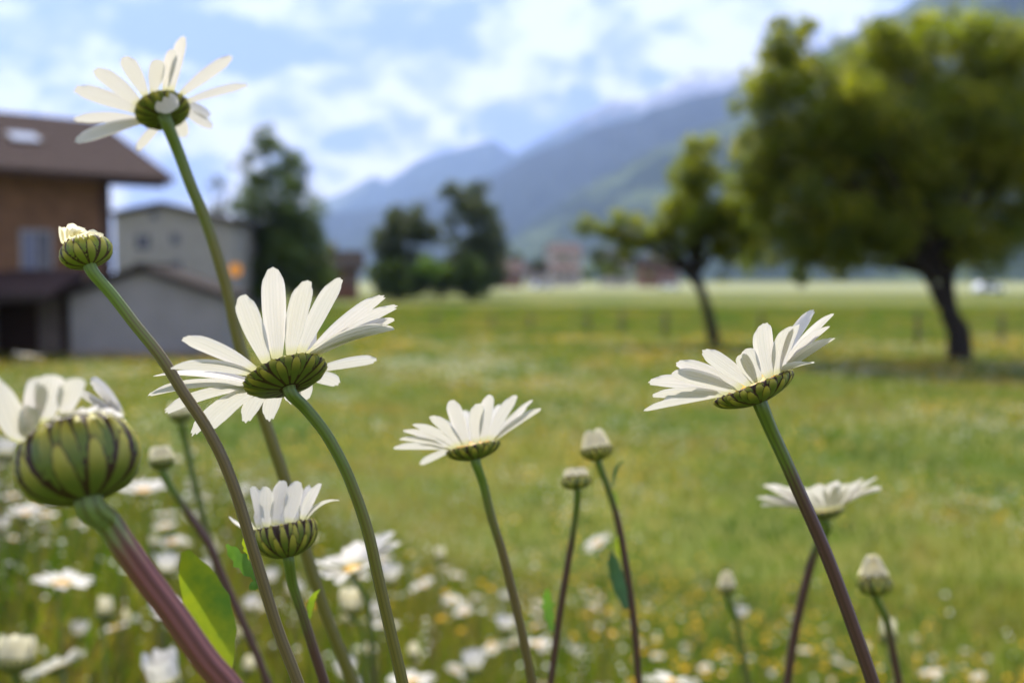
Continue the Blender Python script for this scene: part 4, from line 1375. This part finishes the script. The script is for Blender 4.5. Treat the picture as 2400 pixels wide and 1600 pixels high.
def far_daisy(label, px, py, wpx, tilt_side, kind, seed, group=None, diam=0.045, d=None, cat='daisy'):
    """px, py, width as displayed; kind open / cup / bud"""
    rnd = random.Random(seed)
    if kind == 'bud':
        diam = 0.016
    elif kind == 'cup':
        diam = 0.024
    d = d or diam * FPX * 0.98 / wpx
    C = P(px / 0.98, py / 0.98, d)
    axis = V((math.sin(tilt_side), rnd.uniform(-0.1, 0.30), math.cos(tilt_side))).normalized()
    root = empty('daisy' if kind != 'bud' else 'daisy_bud')
    Rm = {'open': 0.0085, 'cup': 0.009, 'bud': 0.0075}[kind]
    hm = {'open': 0.0042, 'cup': 0.008, 'bud': 0.0095}[kind]
    a, e1, e2 = frame(axis)
    g = ground_z(C.x, C.y)
    foot = V((C.x + rnd.uniform(-0.05, 0.05) + 0.05 * math.sin(tilt_side), C.y + rnd.uniform(-0.03, 0.03), g - 0.01))
    jt = C - axis * hm
    mid = jt.lerp(foot, 0.4) - V((axis.x, axis.y, 0)) * 0.05
    root.location = foot
    tag(root, label, cat if kind != 'bud' else 'bud', group)
    pth = smooth_path([jt + axis * 0.001, jt - axis * 0.012, mid, foot], 4)
    link('stem', tube_mesh(pth, [0.0011 * (1 + 0.6 * math.exp(-i / 2)) for i in range(len(pth))], 7), M['stem_far'], root)
    link('involucre', cup_mesh(C, axis, Rm, hm, FLAT if kind == 'open' else BALL, 12), M['cup'], root)
    if kind == 'open':
        link('disc', disc_mesh(C, axis, Rm * 0.95, 0.4, 10), M['disc'], root)
    npet = {'open': 17, 'cup': 14, 'bud': 11}[kind]
    elev = {'open': rnd.uniform(-0.05, 0.45), 'cup': rnd.uniform(1.15, 1.45), 'bud': 1.75}[kind]
    L = {'open': diam / 2 - 0.006, 'cup': 0.014, 'bud': 0.011}[kind]
    for i in range(npet):
        ph = 2 * math.pi * (i + rnd.uniform(-.25, .25)) / npet
        rad = e1 * math.cos(ph) + e2 * math.sin(ph)
        el = elev + rnd.uniform(-0.16, 0.16)
        B = C + rad * Rm * 0.9 + axis * (hm * 0.05)
        T = B + (rad * math.cos(el) + axis * math.sin(el)) * (L * rnd.uniform(0.85, 1.1))
        link('petal', petal_mesh(B, T, axis.cross(rad), axis if kind == 'open' else rad * -1, {'open': 0.0058, 'cup': 0.0050, 'bud': 0.0042}[kind], 0.06, 4, 6, rnd), M['petal_cream' if kind == 'bud' else 'petal'], root)
    return root


for i, (px_, py_, w_, ts, kind, lab) in enumerate((
        (66, 818, 62, 0.1, 'open', 'lone white daisy in front of the dark porch'),
        (142, 1340, 132, 0.12, 'open', 'flat white daisy under the big blurred bud'),
        (130, 1535, 140, -0.5, 'open', 'white daisy tilted up to the right beside the tubular bud'),
        (378, 1560, 105, -0.2, 'cup', 'half-open white daisy beside the large lime leaf'),
        (395, 1405, 110, 0.35, 'open', 'white daisy crossed by the thick reddish stem'),
        (395, 1245, 72, 0.0, 'open', 'white daisy above the lime leaf tip'),
        (382, 1305, 56, 0.1, 'cup', 'upright white daisy touching the lime leaf'),
        (380, 1185, 58, -0.1, 'open', 'small white daisy under the crumpled bud'),
        (330, 1128, 110, 0.0, 'open', 'wide white daisy right of the big bud cup'),
        (60, 1180, 78, 0.0, 'open', 'pinkish white daisy left of the big bud cup'),
        (5, 965, 40, 0.2, 'open', 'white daisy half hidden by the big bud petals'),
        (12, 1040, 60, 0.0, 'cup', 'pale daisy behind the big bud cup'),
        (242, 1400, 46, 0.0, 'bud', 'small cream bud left of the thick reddish stem'),
        (570, 1530, 34, 0.2, 'bud', 'cream bud at the foot of the lime leaf'),
        (893, 1325, 52, 0.15, 'cup', 'white cup daisy right of the main stem'),
        (972, 1345, 66, -0.4, 'open', 'tilted white daisy right of the white cup daisy'),
        (1040, 1378, 50, 0.1, 'open', 'pale soft daisy next to the tilted one'),
        (862, 1405, 34, 0.0, 'cup', 'short white cup daisy on the main stem'),
        (838, 1492, 60, 0.0, 'open', 'white daisy low between the two olive stems'),
        (795, 1545, 56, 0.0, 'cup', 'upright pale daisy beside the tall olive stem'),
        (945, 1565, 110, 0.0, 'open', 'white daisy at the foot of the main stem'),
        (950, 1498, 30, 0.0, 'bud', 'tiny pale bud right of the main stem'),
        (1162, 1440, 46, 0.0, 'cup', 'white cup daisy left of the middle daisy stem'),
        (1085, 1530, 62, 0.1, 'cup', 'stout white cup daisy left of the middle stem foot'),
        (1235, 1480, 84, 0.0, 'open', 'pale daisy between the middle stem and the round bud stem'),
        (1303, 1482, 44, 1.2, 'open', 'white daisy turned sideways by the round bud stem'),
        (1373, 1248, 70, -0.5, 'open', 'white daisy beside the stem with lime leaves'),
        (1702, 1412, 34, 0.2, 'cup', 'little white cup daisy behind the tiny bud stem'),
        (2040, 1452, 46, 0.0, 'bud', 'cream bud behind the fat bud stem'),
        (2142, 1546, 58, -0.1, 'open', 'white daisy low in the grass right of the fat bud'),
        (1540, 1568, 140, 0.0, 'open', 'broad white daisy below the yellow buttercups'),
        (1010, 1275, 26, 0.0, 'bud', 'small blurred bud left of the middle daisy stem'),
        (620, 1330, 40, 0.0, 'cup', 'white cup daisy between the two left stems'),
        (700, 1320, 38, 0.0, 'open', 'white daisy peeping beside the half-open one stem'),
        (1620, 1345, 28, 0.0, 'open', 'tiny white daisy left of the tiny bud'))):
    far_daisy(lab, px_, py_, w_, ts, kind, 300 + i)

# many more small ones, told apart only by their place
rnd = random.Random(77)
cnt = 0
tries = 0
while cnt < 200 and tries < 20000:
    tries += 1
    y = rnd.uniform(1.2, 4.6)
    x = rnd.uniform(-0.6 * y, 0.5 * y)
    hz = rnd.uniform(0.16, 0.36) + (0.06 if x < -0.2 else -0.04)
    p = V((x, y, ground_z(x, y) + hz))
    px_, py_, dd_ = project(p)
    if not (-40 < px_ < 2440 and 900 < py_ < 1640):
        continue
    lim = 1060 if px_ < 500 else 1060 + min(320, (px_ - 500) * 0.5)
    dens = 0.9 if px_ < 600 else 0.6 if px_ < 1300 else 0.22
    if py_ < lim or rnd.random() > dens:
        continue
    r_ = rnd.random()
    kind = 'open' if r_ < 0.45 else 'cup' if r_ < 0.7 else 'bud'
    lab, grp = {'open': ('small blurred open daisy scattered in the grass of the bank', 'small open daisies in the bank grass'),
                'cup': ('small blurred half-open daisy scattered in the grass of the bank', 'small half-open daisies in the bank grass'),
                'bud': ('small blurred daisy bud scattered in the grass of the bank', 'small daisy buds in the bank grass')}[kind]
    far_daisy(lab, px_ * 0.98, py_ * 0.98, 1, rnd.uniform(-0.4, 0.4), kind, 1000 + cnt, grp, 0.036, dd_)
    cnt += 1

# buttercups
M['butter'] = simple_mat('buttercup_yellow', (0.80, 0.50, 0.012), 0.3, col2=(0.75, 0.42, 0.01), scale=200, trans=0.3, spec=0.5)


def buttercup(p, seed):
    r = random.Random(seed)
    g = ground_z(p.x, p.y)
    foot = V((p.x + r.uniform(-.04, .04), p.y, g - 0.01))
    root = empty('buttercup', foot)
    tag(root, 'small yellow buttercup on a thin stalk in the grass', 'flower', 'yellow buttercups in the grass')
    axis = V((r.uniform(-.3, .3), r.uniform(-.5, .1), 1)).normalized()
    pth = smooth_path([p, p.lerp(foot, 0.5) + V((r.uniform(-.02, .02), 0, 0)), foot], 3)
    link('stem', tube_mesh(pth, [0.0008] * len(pth), 5), M['stem_far'], root)
    a, e1, e2 = frame(axis)
    for i in range(5):
        ph = 2 * math.pi * i / 5
        rad = e1 * math.cos(ph) + e2 * math.sin(ph)
        link('petal', petal_mesh(p + rad * 0.001, p + rad * 0.007 + axis * 0.004, axis.cross(rad), axis, 0.0075, -0.15, 4, 5, r, notch=0.1), M['butter'], root)


rnd = random.Random(9)
cnt = 0
while cnt < 85:
    y = rnd.uniform(1.5, 5.2)
    x = rnd.uniform(-0.3 * y, 0.5 * y)
    p = V((x, y, ground_z(x, y) + rnd.uniform(0.18, 0.36)))
    px_, py_, dd_ = project(p)
    if not (700 < px_ < 2400 and 1180 < py_ < 1620):
        continue
    if rnd.random() > (0.95 if 950 < px_ < 1750 and py_ > 1330 else 0.3):
        continue
    buttercup(p, cnt)
    cnt += 1

# ------------------------------------------------------------------ haze in the valley air
zmax = 3700
hb = box_me('haze', -15000, 15000, -2500, 11500, -1.5, zmax)
ho = link('haze', hb)
hm_ = bpy.data.materials.new('haze')
hm_.use_nodes = True
hn = hm_.node_tree
hn.nodes.clear()
ho_out = nd(hn, 'ShaderNodeOutputMaterial')
pv = nd(hn, 'ShaderNodeVolumePrincipled')
pv.inputs['Color'].default_value = (0.40, 0.57, 1.0, 1)
pv.inputs['Density'].default_value = 9.0e-5
pv.inputs['Anisotropy'].default_value = 0.0
hn.links.new(pv.outputs[0], ho_out.inputs['Volume'])
hb.materials.append(hm_)
tag(ho, 'pale blue valley haze between the field and the mountains', 'haze', None, 'stuff')
